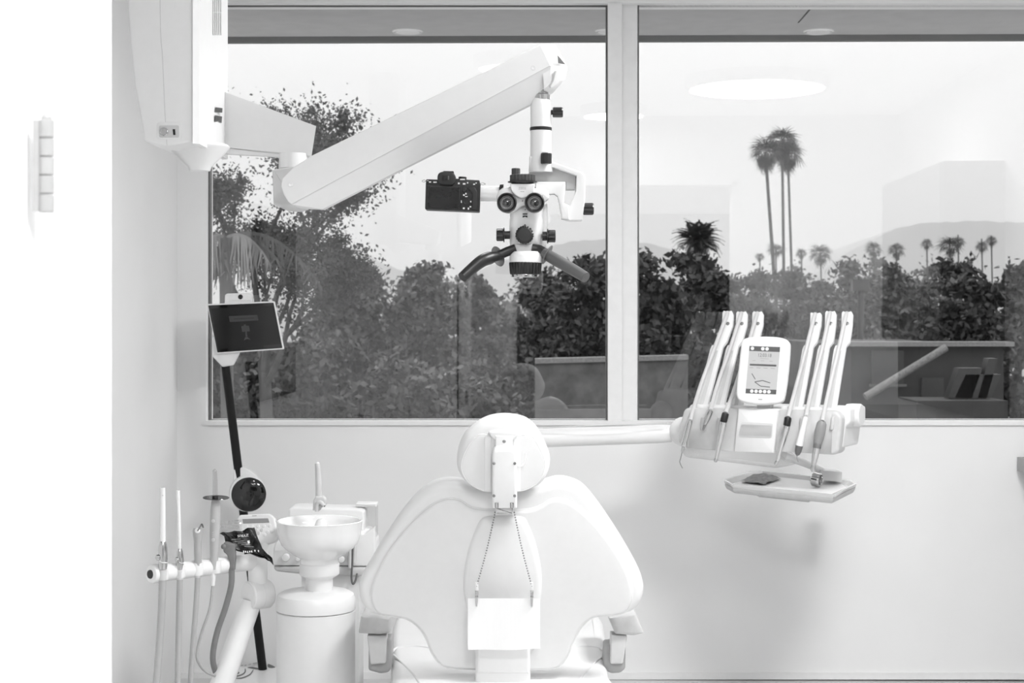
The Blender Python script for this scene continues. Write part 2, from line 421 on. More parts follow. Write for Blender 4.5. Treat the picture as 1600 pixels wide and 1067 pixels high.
# ------------------------------------------------------------------ dental chair, seen from behind
CB = Pl(787, 900, 4.62, 0, 9)             # plane of the backrest, reclined toward the viewer
def c8(pts): return [(540 + x / 2.498, 640 + y / 2.498) for x, y in pts]
ch = thing('dental_chair', (CB.o.x, 5.1, 0), 'white upholstered dental chair seen from behind, in front of the window', 'chair')
pad_o = c8([(610, 318), (560, 312), (500, 300), (450, 283), (400, 279), (345, 290), (290, 325), (230, 390), (160, 490), (100, 590), (62, 655), (51, 700), (60, 748), (88, 786), (130, 803), (195, 803), (245, 822), (290, 862), (316, 905), (335, 950), (372, 988), (430, 1000), (520, 1003), (700, 1003), (800, 1001), (843, 985), (872, 950), (892, 900), (925, 845), (970, 808), (1030, 800), (1100, 795), (1140, 768), (1160, 728), (1162, 680), (1140, 620), (1090, 530), (1040, 450), (985, 370), (930, 306), (880, 280), (830, 272), (780, 284), (720, 304), (660, 316)])
g = G(); g.slab(CB, sp(pad_o, 4), -.075, .012, .026, .03, seg=6); pad = g.build('back_cushion', M_vinyl, ch, 60)
shell_o = c8([(610, 385), (540, 384), (490, 375), (455, 352), (425, 343), (390, 344), (345, 362), (290, 402), (235, 458), (182, 522), (132, 606), (100, 688), (102, 742), (128, 788), (196, 801), (250, 815), (298, 858), (322, 905), (340, 948), (376, 990), (430, 1003), (520, 1006), (700, 1006), (800, 1004), (840, 988), (868, 950), (886, 902), (920, 842), (966, 804), (1030, 797), (1085, 785), (1112, 750), (1117, 690), (1095, 615), (1050, 535), (1000, 468), (940, 402), (885, 360), (840, 342), (800, 345), (768, 365), (730, 380), (680, 386)])
g = G(); g.slab(CB, sp(shell_o, 4), -.02, .022, .011, .0, seg=5); sh = g.build('back_shell', M_shell, ch, 60)
pts = sp(shell_o, 4)
g = G(); g.tube([CB.p(q.x, q.y, .0125) for q in pts], .0028, 6, 1, True); g.build('piping', M_vinyl, sh)
spine = c8([(545, 408), (615, 404), (690, 408), (715, 440), (745, 520), (766, 630), (762, 730), (745, 830), (720, 940), (508, 940), (485, 830), (464, 720), (461, 640), (478, 540), (515, 440)])
g = G(); g.domed(CB, sp(spine, 4), 0, .037, .02, .012); g.build('spine_cover', M_shell, ch, 60)
g = G(); g.slab(CB, [(743.5, 1005), (828, 1005), (829, 1090), (742.5, 1090)], -.05, .05, .012); g.build('lift_column_cover', M_white, ch)
g = G(); g.slab(CB, [(746, 985), (826, 985), (827, 1042), (745, 1042)], .02, .056, .01); g.build('cover_plate', M_white, ch)
# headrest
HB = Pl(786, 710, 4.50, 0, 6)
def c5(pts): return [(700 + x / 5.928, 640 + y / 5.928) for x, y in pts]
head_o = c5([(80, 470), (98, 350), (150, 240), (220, 170), (300, 112), (400, 72), (525, 58), (650, 72), (740, 106), (820, 180), (888, 300), (938, 420), (946, 500), (920, 600), (860, 690), (750, 745), (640, 765), (400, 765), (250, 725), (150, 660), (96, 570)])
g = G(); g.slab(HB, sp(head_o, 4), -.085, .012, .03, .035, seg=6); g.build('headrest_cushion', M_vinyl, ch, 60)
plate = c5([(285, 226), (405, 236), (520, 246), (640, 236), (762, 228), (820, 300), (880, 420), (896, 500), (872, 600), (812, 680), (740, 722), (640, 745), (400, 748), (300, 730), (190, 660), (132, 560), (132, 460), (190, 330)])
g = G(); g.slab(HB, sp(plate, 4), -.02, .0155, .004, 0); hp = g.build('headrest_plate', M_shade if False else M_shell, ch, 60)
g = G(); g.tube([HB.p(q.x, q.y, .013) for q in sp(plate, 3)], .0022, 6, 1, True); g.build('piping', M_vinyl, hp)
for x in (370, 640):
    g = G(); g.slab(HB, c5([(x - 30, 242), (x + 30, 242), (x + 30, 745), (x - 30, 745)]), .012, .0175, .002, 0); g.build('rail', M_white, hp)
g = G(); g.slab(HB, sp(c5([(385, 190), (520, 180), (650, 190), (640, 238), (580, 278), (520, 290), (460, 278), (405, 240)]), 4), .0, .026, .005, 0); g.build('headrest_tab', M_vinyl, ch, 60)
HBr = Pl(788, 740, 4.46, 0, 8)
g = G(); g.slab(HBr, c5([(438, 255), (600, 255), (600, 420), (438, 420)]), -.045, -.018, .004); g.build('slide_bar', M_white, ch)
g = G(); g.slab(HBr, rquad(c5([(410, 345), (636, 345), (640, 600), (640, 892), (410, 892), (412, 600)]), [12, 12, 2, 3, 3, 2], 6), -.035, .03, .008); br = g.build('bracket_cover', M_white, ch)
for x, y in ((427, 475), (618, 475), (427, 773), (618, 773)):
    q = HBr.p(*c5([(x, y)])[0], .03); g = G(); g.lathe(q, HBr.n, [(.0042, -.002), (.0042, .0012), (.003, .002)], 12); g.build('screw', M_dsteel, br)
q = HB.p(*c5([(520, 276)])[0], .03); g = G(); g.lathe(q, HB.n, [(.0048, -.002), (.0048, .0012), (.003, .002)], 12); g.build('screw', M_dsteel, ch)
for x in (452, 592):
    g = G(); g.slab(HBr, c5([(x - 17, 836), (x + 17, 836), (x + 17, 884), (x - 17, 884)]), .02, .0315, .001); h = g.build('latch', M_dsteel, br)
    g = G(); g.slab(HBr, c5([(x - 8, 838), (x + 8, 838), (x + 8, 878), (x - 8, 878)]), .03, .034, .001); g.build('latch_pin', M_chrome, h)
g = G(); g.slab(HBr, rquad(c5([(440, 893), (606, 893), (604, 960), (442, 960)]), 1.2), -.06, .012, .004); g.build('hinge_plate', M_shade, ch)
g = G(); g.tube([HB.p(*c5([q])[0], .03) for q in ((640, 500), (690, 498), (712, 440), (720, 385))], .0022, 8, 4); g.build('release_lever', M_white, ch)
# seat, armrests, base
SB = Pl(787, 1020, 5.014, 0, -90)
def c8b(pts): return [(550 + x / 3.404, 900 + y / 3.404) for x, y in pts]
seat_o = [(640, 957), (618, 962), (612, 985), (611, 1010), (614, 1045), (625, 1075), (787, 1085), (948, 1075), (950, 1045), (947, 1010), (945, 985), (940, 962), (915, 957), (787, 955)]
g = G(); g.slab(SB, sp(seat_o, 4), -.14, 0, .03, .03, seg=6); st = g.build('seat', M_vinyl, ch, 60)
for m_ in (0, 1):
    fx = lambda q: (q[0] if not m_ else 1558 - q[0], q[1])
    g = G(); g.tube([SB.p(*fx(q), .0) for q in ((613, 1018), (622, 1012), (650, 1010), (680, 1014), (700, 1020))], .004, 8, 6); g.tube([SB.p(*fx(q), .0) for q in ((613, 1022), (630, 1037), (648, 1056), (662, 1078))], .004, 8, 6); g.build('seam_piping', M_vinyl, st)
for nm, P1, P2, P3 in (
    ('left', [(50, 205), (130, 195), (208, 215), (206, 298), (150, 306), (36, 300)], [(80, 312), (185, 314), (180, 462), (100, 468)], [(86, 345), (208, 340), (206, 500), (190, 520), (150, 526), (84, 508)]),
    ('right', [(1360, 215), (1440, 196), (1505, 190), (1552, 298), (1500, 312), (1398, 304)], [(1376, 305), (1464, 316), (1440, 465), (1372, 465)], [(1345, 375), (1458, 360), (1456, 500), (1430, 522), (1380, 525), (1338, 505)])):
    AP = Pl(787, 1000, 4.84, 0, 0)
    g = G(); g.slab(AP, rquad(c8b(P1), 3), -.34, .02, .012); g.build('armrest_pad', mat('armrest_grey', .55, .5), ch, 50)
    g = G(); g.slab(AP, rquad(c8b(P2), 3), -.05, .01, .006); g.build('armrest_post', M_shade, ch, 50)
    g = G(); g.slab(AP, rquad(c8b(P3), 4), -.11, -.012, .01); g.build('armrest_bracket', mat('bracket_grey', .36, .5), ch, 50)
g = G(); cx = (787 - CX) * 5.1 / F
g.box((cx - .16, 4.9, .05), (cx + .16, 5.3, .42)); g.build('lift_column', M_white, ch)
g = G(); g.hull([(cx + dx, 5.1 + dy, z) for dx, dy in ((-.26, -.3), (.26, -.3), (.26, .4), (-.26, .4)) for z in (0, .05)]); g.build('base_plate', M_white, ch)
g = G(); g.slab(Pl(787, 1080, 5.34, 0, -80), [(670, 1060), (905, 1060), (905, 1050), (670, 1050)], 0, .01); g.bm.clear()
for i in range(1):
    g.hull([(cx + dx, y, z) for dx in (-.22, .22) for y, z in ((5.3, .40), (5.3, .54), (6.0, .46), (6.0, .36))])
g.build('leg_rest', M_vinyl, ch)
# bib and chain
BB = Pl(788, 970, 4.525, 0, 7)
bib = thing('bib_chain', BB.p(788, 860), 'thin ball chain with two clips hanging from the chair headrest hinge', 'chain')
def beads(a, b, n):
    g = G()
    for i in range(n):
        t = i / (n - 1); p = Vector(a).lerp(Vector(b), t); p = (p.x - 1.5 * math.sin(t * math.pi) * (1 if a[0] > b[0] else -1) * -1, p.y)
        g.ball(BB.p(p[0], p[1], .004), .0025, n=8, m=5)
    return g
for a, b in (((773.6, 800), (745, 915)), ((803.6, 800), (831, 915))):
    beads(a, b, 30).build('bead_strand', M_dsteel, bib)
    g = G(); g.slab(BB, [(b[0] - 2, 909), (b[0] + 2, 909), (b[0] + 2.4, 922), (b[0] - 2, 922)], 0, .006, .001); g.build('strap_tip', M_white, bib)
    g = G(); d = -1 if b[0] < 788 else 1
    g.slab(BB, [(b[0] - 2.6, 922), (b[0] + 2.8, 922), (b[0] + 1.2 , 946), (b[0] - 1.2, 946)], -.001, .011, .002); g.build('clip', M_chrome, bib)
    g = G(); g.cyl(BB.p(b[0] - 2.5, 930, .012), BB.p(b[0] + 2.5, 930, .012), .002); g.build('clip_pin', M_dsteel, bib)
g = G(); n = 24; rows = 8
grid = [[g.bm.verts.new(BB.p(731 + (844 - 731) * i / n + (.5 if j == rows else 0), 934.4 + (1014.5 - 934.4) * j / rows + .8 * math.sin(i / n * 5) * (j / rows), .002 + .0035 * math.sin(i / n * 9 + j * .3) * (j / rows) ** .7)) for i in range(n + 1)] for j in range(rows + 1)]
for j in range(rows):
    for i in range(n): g.bm.faces.new((grid[j][i], grid[j][i + 1], grid[j + 1][i + 1], grid[j + 1][i]))
bmesh.ops.solidify(g.bm, geom=g.bm.faces[:], thickness=.0012)
o = g.build('paper_bib', M_paper, None, 50); setp(o, 'white embossed paper bib clipped behind the chair back', 'bib')
# bib embossing: fine vertical ribs from a wave texture
nt_ = M_paper.node_tree; wv = nt_.nodes.new('ShaderNodeTexWave'); wv.inputs['Scale'].default_value = 90; wv.wave_type = 'BANDS'; wv.bands_direction = 'X'
tcn = nt_.nodes.new('ShaderNodeTexCoord'); bpn = nt_.nodes.new('ShaderNodeBump'); bpn.inputs['Strength'].default_value = .12; bpn.inputs['Distance'].default_value = .001
nt_.links.new(tcn.outputs['Object'], wv.inputs['Vector']); nt_.links.new(wv.outputs['Fac'], bpn.inputs['Height']); nt_.links.new(bpn.outputs[0], nt_.nodes['Principled BSDF'].inputs['Normal'])

# ------------------------------------------------------------------ operating microscope on its ceiling column
YM = 3.85
mic = thing('operating_microscope', W(250, 100, 4.0).to_3d(), 'white operating microscope on a long angled arm hanging before the window', 'microscope')
MP = Pl(800, 300, YM)
# column housing: near face (tapered at lower left), front faces right
xn = lambda px: px
g = G(); top_py = 490 - (CEIL - CZ) * F / YM
near = [(203, 60), (210, 130), (219, 180), (226, 220), (262, 228), (303, 221), (303, top_py), (198, top_py), (199, 0)]
HP = Pl(800, 300, 3.86)
g.slab(HP, near, -.40, 0, .006, .006, seg=3); hs = g.build('column_housing', M_white, mic, 30)
g = G(); g.tube([HP.p(*q, .0) for q in ((249, top_py + 4), (250, 0), (254, 90), (258, 180), (261, 227))], .0007, 6, 4); g.build('shell_seam', M_grey, hs)
g = G(); g.slab(HP, rr(245, 191, 284, 218, 5), -.004, .0015, .001); lk = g.build('lock_recess', M_white, hs)
g = G(); g.slab(HP, rr(249, 196, 280, 215, 2.5), .0, .0022, .0005); g.build('lock_plate', M_shade, lk)
q = HP.p(256.5, 206.5); g = G(); g.lathe(q, HP.n, [(.0105, 0), (.0105, .005), (.0085, .007), (.0075, .006), (.003, .006)], 24); g.build('lock_button', M_chrome, lk)
g = G(); g.slab(HP, [(270, 202), (274, 202), (274.5, 211), (271, 211)], .001, .003); g.build('key_slot', M_black, lk)
# front cover (faces right): strip between px 303 and ~352
xf = HP.p(303, 200).x
YF1, YF2 = 3.855, 4.262
def FR(px, py):                            # pixel on the right-facing front cover plane
    Y = xf * F / (px - CX); return Vector((xf + .014, Y, CZ + (CY - py) * Y / F))
zt = CEIL - .002
g = G(); z0 = CZ + (490 - 224) * YF1 / F
g.hull([(xf + dx, y, z) for dx, y in ((-.002, YF1), (.012, YF1 + .012), (.012, YF2 - .01), (-.002, YF2)) for z in (z0, zt)])
g.build('front_cover', M_white, mic, 30)
for k, (ya, yb) in enumerate(((-10, 18), (20, 54))):
    for i in range(5):
        a = FR(325 + i * 3, ya); b = FR(324 + i * 3, yb)
        g = G(); g.box((a.x - .001, a.y - .0025, b.z), (a.x + .0006, a.y + .0025, a.z)); g.build('vent_slot', M_grey, hs)
def flag(pts, m, nm, dw=.0005):
    g = G(); g.bm.faces.new([g.bm.verts.new(FR(*q) + Vector((dw, 0, 0))) for q in pts]); g.build(nm, m, hs)
flag([(328, 167.5), (339, 169), (338.6, 176), (327.6, 175)], M_black, 'logo_flag')
flag([(327.4, 180), (338.4, 182), (337.5, 192.5), (332.5, 189), (326.8, 190.5)], M_black, 'logo_flag')
class FPl:
    def __init__(s): s.u = Vector((0, 1, 0)); s.v = Vector((0, 0, 1)); s.n = Vector((1, 0, 0))
    def p(s, px, py, w=0): return FR(px, py) + s.n * w
text('logo_text', 'ZEISS', FPl(), 333, 178, 3.4, M_inkd, hs, .0006, sx=2.2)
# lower ring and hub
g = G(); c = W(310, 232, 4.03)
s_ = 4.03 / F
g.lathe(W(312, 226, 4.03), (0, 0, -1), [(.07, 0), (.076, .006), (.074, .012), (.03, .045 + .01), (.026, .066), (.012, .068)], 40); g.build('pivot_hub', M_white, mic, 30)
# carrier arm
CP = Pl(350, 200, 4.21, 12)
g = G(); fp = [CP.p(*q) for q in ((347, 142), (494, 197), (487, 243), (347, 230))]; g.hull(fp + [q + Vector((-.012, .07, 0)) for q in fp]); g.build('carrier_arm', M_white, mic, 25)
g = G(); g.slab(CP, [(347, 229), (487, 243), (470, 247), (345, 240)], -.03, -.004, .002); g.build('carrier_underside', M_white, mic, 25)
g = G(); g.cyl(W(458, 240, 4.17), W(458, 263, 4.17), .036, .038); g.build('arm_pivot', M_white, mic)
g = G(); g.slab(Pl(800, 300, 3.93), rquad([(425, 265), (458, 260), (466, 262), (464, 318), (450, 322), (427, 320)], 3), -.24, .0, .006); g.build('elbow_block', M_shade, mic, 30)
# spring arm: hexagonal section bar, side face toward viewer, chamfered underside
AP0 = Pl(800, 300, 3.80)
side = [(443, 303), (439, 291), (441, 279), (460, 260), (487, 243), (845, 69), (861, 102.5), (456, 319.5), (450, 315)]
g = G()
fr_ = [AP0.p(*q) for q in side]
ext = .125
chm = [(462, 323), (497, 324), (523, 312), (835, 156), (857, 138), (861, 102.5)]
g.slab(AP0, side, -ext, 0, .003); arm = g.build('spring_arm', M_white, mic, 25)
g = G()
lo = [AP0.p(*q, 0) for q in ((456, 319.5), (861, 102.5))]
und = [AP0.p(*q, -.045) for q in ((470, 323.5), (500, 325), (833, 157), (858, 141))]
und2 = [AP0.p(*q, -.095) for q in ((470, 322.5), (500, 324), (833, 156), (858, 140))]
bk = [AP0.p(*q, -ext) for q in ((456, 319.5), (861, 102.5))]
g.hull(lo + und + und2 + bk); g.build('arm_underside', M_white, arm, 20)
for px, py in ((454, 288.5), (833.5, 106)):
    q = AP0.p(px, py); g = G(); g.lathe(q, AP0.n, [(.006, -.002), (.006, .0012), (.0045, .0018), (.002, .0008)], 20); g.build('cover_screw', M_whiteg, arm)
# end head
g = G(); EH = Pl(800, 100, 3.806)
A = [EH.p(845.5, 69.5), EH.p(861, 103), EH.p(858, 132), EH.p(850, 139)]
E2 = Pl(800, 100, 3.83)
Bq = [E2.p(868, 70), E2.p(887, 106), E2.p(882.5, 124), E2.p(870, 138), E2.p(858, 144)]
g.hull(A + Bq + [q + Vector((-.008, .09, 0)) for q in Bq] + [q + Vector((0, .11, 0)) for q in A]); hd = g.build('arm_head', M_white, mic, 25)
HF = Pl(873, 100, 3.815, -40, 0)
g = G(); g.poly(HF, [(869.5, 86), (882, 101), (870.5, 99)], .0035); g.build('arm_badge', M_inkd, hd)
HF2 = Pl(871, 120, 3.814, -42, 14)
g = G(); g.slab(HF2, sp([(867.5, 111), (877.5, 112.5), (877, 122), (868, 132), (860, 137), (859, 134), (863, 126)], 4), -.003, .004, .0012); g.build('head_inset', M_shade, hd)
# vertical tube with ring, collar, knobs
TC = lambda py, px=845: W(px, py, YM)
pxm = YM / F
g = G(); g.lathe(TC(138, 846), (0, 0, -1), [(.018, 0), (.018, .014), (.0205, .016), (.0205, .028)], 32); g.build('tube_collar', M_chrome, mic)
g = G(); g.lathe(TC(153.5), (0, 0, -1), [(.019, 0), (.0225, .008), (.025, .021), (.025, .07)], 32); g.build('upper_tube', M_whiteg, mic)
g = G(); g.lathe(TC(199), (0, 0, -1), [(.0255, 0), (.0265, .001), (.0265, .007), (.0255, .008)], 32); g.build('rubber_ring', M_black, mic)
g = G(); g.lathe(TC(204), (0, 0, -1), [(.025, 0), (.0252, .03), (.0255, .06), (.028, .075), (.0295, .1)], 32); g.build('lower_tube', M_white, mic)
def knob(a, b, r, nm='knob', m=None, par=None, n=24, ribs=True):
    g = G(); a, b = Vector(a), Vector(b); L = (b - a).length
    ax = (b - a).normalized(); rf = Vector((0, 0, 1)) if abs(ax.z) < .9 else Vector((1, 0, 0)); e1 = (rf - ax * rf.dot(ax)).normalized(); e2 = ax.cross(e1); prev = None
    for rr_, h in ((.86, 0), (1, .08), (1, .9), (.86, 1.)):
        cur = g.ring([a + ax * L * h + (e1 * math.cos(2 * math.pi * i / n) + e2 * math.sin(2 * math.pi * i / n)) * r * rr_ * (1 if (i % 2 or not ribs) else .93) for i in range(n)])
        if prev: g.bridge(prev, cur)
        else: g.cap(cur)
        prev = cur
    g.cap(prev); return g.build(nm, m or M_black, par or mic, 25)
k1 = knob(W(863.5, 175.5, YM), W(879.5, 175.5, YM), .0125)
g = G(); g.cyl(W(858, 176, YM), W(864, 175.5, YM), .006); g.build('knob_shaft', M_black, k1)
k2 = knob(W(853.5, 256, YM - .035), W(853.5, 239, YM - .035), .0135)
g = G(); g.lathe(W(853.5, 239.5, YM - .035), (0, 0, 1), [(.0115, 0), (.0105, .003), (.004, .0035)], 20); g.build('knob_cap', M_shade, k2)
# yoke
YP = Pl(800, 300, YM + .02)
yoke = [(827, 246), (861, 254), (909, 271), (914, 278), (913, 316), (909, 345), (889, 345.5), (877, 342), (878, 324), (890, 322), (899, 300), (900, 276), (866, 264), (850, 261), (838, 262), (827, 266)]
g = G(); g.slab(YP, yoke, -.03, .035, .0028); yk = g.build('yoke', M_white, mic, 35)
g = G(); g.slab(YP, [(824, 275), (829, 266), (838, 261), (850, 260.5), (866, 263.5), (899.5, 275), (898, 297), (884, 297), (884, 286), (824, 286)], -.02, .012, .002); g.build('yoke_panel', M_grey, yk, 35)
g = G(); q = YP.p(850.5, 267, .013); g.lathe(q, YP.n, [(.0025, 0), (.0025, .001)], 12); g.build('screw', M_dsteel, yk)
IB = Pl(800, 300, YM - .01)
g = G(); g.slab(IB, [(836, 285), (883, 285), (883, 296), (880.5, 318), (889, 322), (889.5, 344), (877, 342), (873.5, 318), (871, 307), (866, 303.5), (836, 305)], -.02, .02, .004); g.build('suspension_bracket', M_whiteg, mic, 35)
knob(W(911, 326.5, YM), W(927.5, 326.5, YM), .0148)
# optics body
OB = Pl(820, 350, YM - .03)
body = [(800, 322), (797, 338), (796, 355), (797, 384), (804, 388), (838, 388), (847, 384), (849, 355), (848, 335), (845, 322)]
g = G(); g.slab(OB, sp(body, 3), -.10, .012, .022, .02, seg=6); bd = g.build('optics_body', M_whiteg, mic, 60)
g = G(); g.slab(OB, rquad([(836, 318), (856, 316), (857, 345), (855, 384), (850, 400), (838, 392)], 3), -.12, -.03, .01); g.build('rear_housing', M_white, bd, 50)
g = G(); g.slab(OB, [(805, 382), (832, 382), (832, 398), (805, 398)], -.06, .012, .002); g.build('front_plate', M_whiteg, bd)
ob = W(822, 397, YM - .05)
g = G(); g.lathe(ob, (0, 0, -1), [(.030, -.006), (.036, .0), (.0395, .006), (.0395, .019), (.037, .021)], 40); g.build('objective_mount', M_white, mic)
g = G(); n = 60
prev = None; o2 = W(821, 410, YM - .05)
for r_, h in ((.0385, 0), (.0392, .003), (.0375, .024), (.0365, .028)):
    cur = g.ring([o2 + Vector((math.cos(2 * math.pi * i / n), math.sin(2 * math.pi * i / n), 0)) * r_ * (1 if i % 2 else .97) + Vector((0, 0, -h)) for i in range(n)])
    if prev: g.bridge(prev, cur)
    else: g.cap(cur)
    prev = cur
g.cap(prev); g.build('focus_ring', M_black, mic, 25)
g = G(); g.lathe(W(820.5, 428, YM - .05), (0, 0, -1), [(.033, 0), (.034, .002), (.033, .007), (.028, .0075), (.026, .002), (.005, .001)], 40); g.build('objective_rim', M_chrome, mic)
g = G(); g.poly(OB, [(818.2, 401), (819.4, 401), (819.4, 404.5), (818.2, 404.5)], .033); g.build('index_mark', M_inkd, mic)
# front knob and side knobs
fk = knob(OB.p(819.5, 367.7, .01), OB.p(819.5, 367.7, .034), .0222, n=40)
g = G(); g.lathe(OB.p(819.5, 367.7, .033), OB.n, [(.018, 0), (.016, .003), (.004, .0035)], 24); g.build('knob_face', M_blackr, fk)
g = G(); g.slab(OB, [(819, 351), (821.5, 351), (821.5, 353), (819, 353)], .01, .0135); g.build('index_mark', M_inkd, bd)
sk = knob(W(775.5, 367, YM - .04), W(787, 367, YM - .04), .0152)
g = G(); g.lathe(W(786.5, 367, YM - .04), (1, 0, 0), [(.0175, 0), (.0175, .0025), (.010, .003), (.010, .016)], 24); g.build('knob_flange', M_black, sk)
sk = knob(W(868, 369, YM - .04), W(856, 369, YM - .04), .0152)
g = G(); g.lathe(W(856.5, 369, YM - .04), (-1, 0, 0), [(.0175, 0), (.0175, .0025), (.011, .003), (.011, .014)], 24); g.build('knob_flange', M_black, sk)
# logo on the body
g = G(); g.poly(OB, [(816.6, 334), (824, 334), (824, 335.8), (816.6, 335.8)], .0128); g.build('logo_flag', M_black, bd)
g = G(); g.poly(OB, [(816.6, 337.4), (824, 337.4), (824, 340.6), (820.3, 339.2), (816.4, 340.6)], .0128); g.build('logo_flag', M_black, bd)
# binocular head
BN = Pl(815, 305, YM - .06)
bino = [(776, 312), (778, 300), (785, 293), (797, 291.5), (837, 291.5), (850, 293), (857, 300), (858, 309), (852, 314), (846, 322), (838, 331), (828, 330), (822, 322), (818, 321), (812, 324), (803, 331), (790, 331), (780, 325)]
g = G(); g.slab(BN, sp(bino, 3), -.06, .01, .014, .014, seg=5); bn = g.build('binocular_head', M_whiteg, mic, 60)
g = G(); cen = [(797.5, 288)] + [(816.3 + 18.8 * math.cos(a), 290.5 + 19.5 * math.sin(a)) for a in np.linspace(math.pi, 0, 24)] + [(835, 288)]
g.slab(BN, cen, -.03, .022, .003); cpn = g.build('name_plate', M_whiteg, bn, 40)
text('logo_text', 'ZEISS', BN, 816, 295.5, 3.6, M_inkg, cpn, .0225)
g = G(); g.strip(BN, [(813, 300.5), (819, 300.7)], .0225, .8); g.build('model_text', M_inkg, cpn)
for px in (792, 835):
    c = BN.p(px, 317.6, .005); ax = BN.n
    g = G(); g.lathe(c, ax, [(.0235, 0), (.0235, .02), (.0225, .026), (.0205, .0275), (.0185, .022), (.0165, .018)], 40, cap1=False); ey = g.build('eyepiece', M_black, bn, 30)
    g = G(); g.lathe(c, ax, [(.0168, .0175), (.0135, .0165), (.0125, .0135)], 40, False, False); g.build('eyepiece_ring', mat('eyepiece_grey', .12, .35), ey)
    g = G(); g.lathe(c, ax, [(.0126, .012), (.0126, .0145), (.0108, .0145), (.0108, .012)], 40, False, False); g.build('lens_rim', M_chrome, ey)
    g = G(); g.lathe(c, ax, [(.0108, .0122), (.006, .0138), (.0005, .0142)], 32, False); g.build('lens', mat('coated_lens', .03, .05, coat=1), ey)
c = BN.p(835, 317.6, .0215)
for i in range(14):
    a = R(60 - i * 11); d = BN.u * math.cos(a) + BN.v * math.sin(a); p = c + d * .0238 - BN.n * .004; q = d.cross(BN.n)
    g = G(); g.bm.faces.new([g.bm.verts.new(p + q * x + BN.n * y) for x, y in ((-.0006, -.005), (.0006, -.005), (.0006, .004), (-.0006, .004))]); g.build('scale_mark', M_ink, ey)
for px, py in ((816.4, 314.3), (820.7, 328), (834, 292.5), (836.5, 293.5)):
    g = G(); g.lathe(BN.p(px, py, .009), BN.n, [(.002, 0), (.002, .0012)], 12); g.build('screw', M_dsteel, bn)
g = G(); g.slab(BN, rquad([(779.5, 296.5), (781, 288.5), (787, 288), (786.5, 292)], .8), -.02, .004, .001); g.build('lock_lever', M_black, bn)
# top dial
c0 = W(816.5, 287, YM - .06)
g = G(); g.lathe(c0, (0, 0, 1), [(.026, 0), (.027, .001), (.035, .003), (.035, .005), (.030, .006)], 40); td = g.build('dial_flange', M_black, mic)
knob(c0 + Vector((0, 0, .005)), c0 + Vector((0, 0, .0215)), .0305, 'dial', mat('dial_rubber', .05, .5), mic, 44)
knob(W(806, 274.5, YM - .06), W(806, 263, YM - .06), .0108, 'small_dial', mat('dial_rubber', .05, .5), mic, 20)
# handles
def handle(pts, rs, m, disc_c, disc_ax, dr):
    g = G(); g.tube([W(x, y, y_) for x, y, y_ in pts], rs, 18, 5); h = g.build('handle', m, mic, 40)
    return h
y1 = YM - .05; y2 = YM - .1
h = handle([(806, 388, y1), (793, 393, y1), (778, 399.5, y1 - .01)], [.011, .0115, .0105], M_black, 0, 0, 0)
g = G(); g.tube([W(779, 400, y1 - .01), W(765, 403, y2 + .02), W(752.5, 408, y2), W(736, 421, y2 - .015), W(722.5, 433.5, y2 - .03)], [.0100, .0155, .0150, .0132, .0125], 20, 5); hl = g.build('hand_grip', M_black, mic, 40)
ax = (W(752, 408, y2) - W(800, 390, y1)).normalized()
g = G(); ctr = W(778, 400.5, y1 - .012); g.lathe(ctr, (Vector((.8, -.52, .30))), [(.0095, -.001), (.0245, -.001), (.0252, 0), (.0245, .001), (.0095, .001)], 36); g.build('handle_disc', M_mgrey, hl)
h = handle([(831, 388, y1), (842, 390.5, y1), (853, 397, y1 - .01)], [.011, .0125, .0125], M_black, 0, 0, 0)
g = G(); g.tube([W(851, 396, y1 - .01), W(872, 408, y1 - .04), W(893, 420, y1 - .07), W(915.5, 433.5, y1 - .1)], [.0135, .0145, .0138, .0125], 20, 5); hr = g.build('hand_grip', mat('grip_grey', .10, .45), mic, 40)
g = G(); g.lathe(W(855, 398, y1 - .012), Vector((.86, -.2, -.47)), [(.0095, -.001), (.0245, -.001), (.0252, 0), (.0245, .001), (.0095, .001)], 36); g.build('handle_disc', M_mgrey, hr)
# camera adapter
g = G(); g.cyl(W(744, 302.5, YM - .04), W(781, 302.5, YM - .04), .0183, n=32, bev=.001); g.build('camera_adapter', M_whiteg, mic)

# ------------------------------------------------------------------ camera body hung on the adapter
KP = Pl(707, 305, YM - .075)
def k7(pts): return [(650 + x / 12.55, 255 + y / 12.55) for x, y in pts]
cam_t = thing('mirrorless_camera', KP.p(707, 330, -.03), 'black mirrorless camera body fixed to the side of the microscope head', 'camera')
g = G(); g.slab(KP, rquad(k7([(200, 312), (420, 318), (800, 300), (1000, 318), (1245, 330), (1265, 420), (1245, 950), (175, 905), (190, 400)]), [1, .3, .3, 1, 1.5, 1, 2.5, 2.5, 1]), -.055, 0, .003); cb = g.build('camera_body', M_black, cam_t, 40)
g = G(); g.slab(KP, rquad(k7([(210, 430), (870, 462), (862, 905), (195, 872)]), .8), 0, .0045, .001); sc = g.build('rear_screen', M_black, cam_t)
g = G(); g.poly(KP, k7([(255, 460), (855, 480), (845, 895), (232, 868)]), .0048); g.build('screen_glass', mat('camera_lcd', .014, .12), sc)
g = G(); g.slab(KP, sp(k7([(425, 330), (430, 240), (470, 190), (540, 172), (660, 175), (730, 195), (775, 255), (775, 350), (740, 410), (690, 428), (520, 425), (450, 400)]), 3), -.03, .012, .004); ev = g.build('viewfinder', M_blackr, cam_t, 50)
g = G(); g.slab(KP, rquad(k7([(520, 235), (665, 240), (660, 360), (515, 350)]), .6), .01, .0135, .001); e2_ = g.build('viewfinder_frame', M_black, ev)
g = G(); g.poly(KP, k7([(545, 285), (610, 285), (610, 335), (545, 335)]), .0139); g.build('viewfinder_glass', M_gloss, e2_)
g = G(); g.poly(KP, k7([(630, 255), (655, 257), (652, 335), (630, 332)]), .0139); g.build('viewfinder_glint', M_mgrey, e2_)
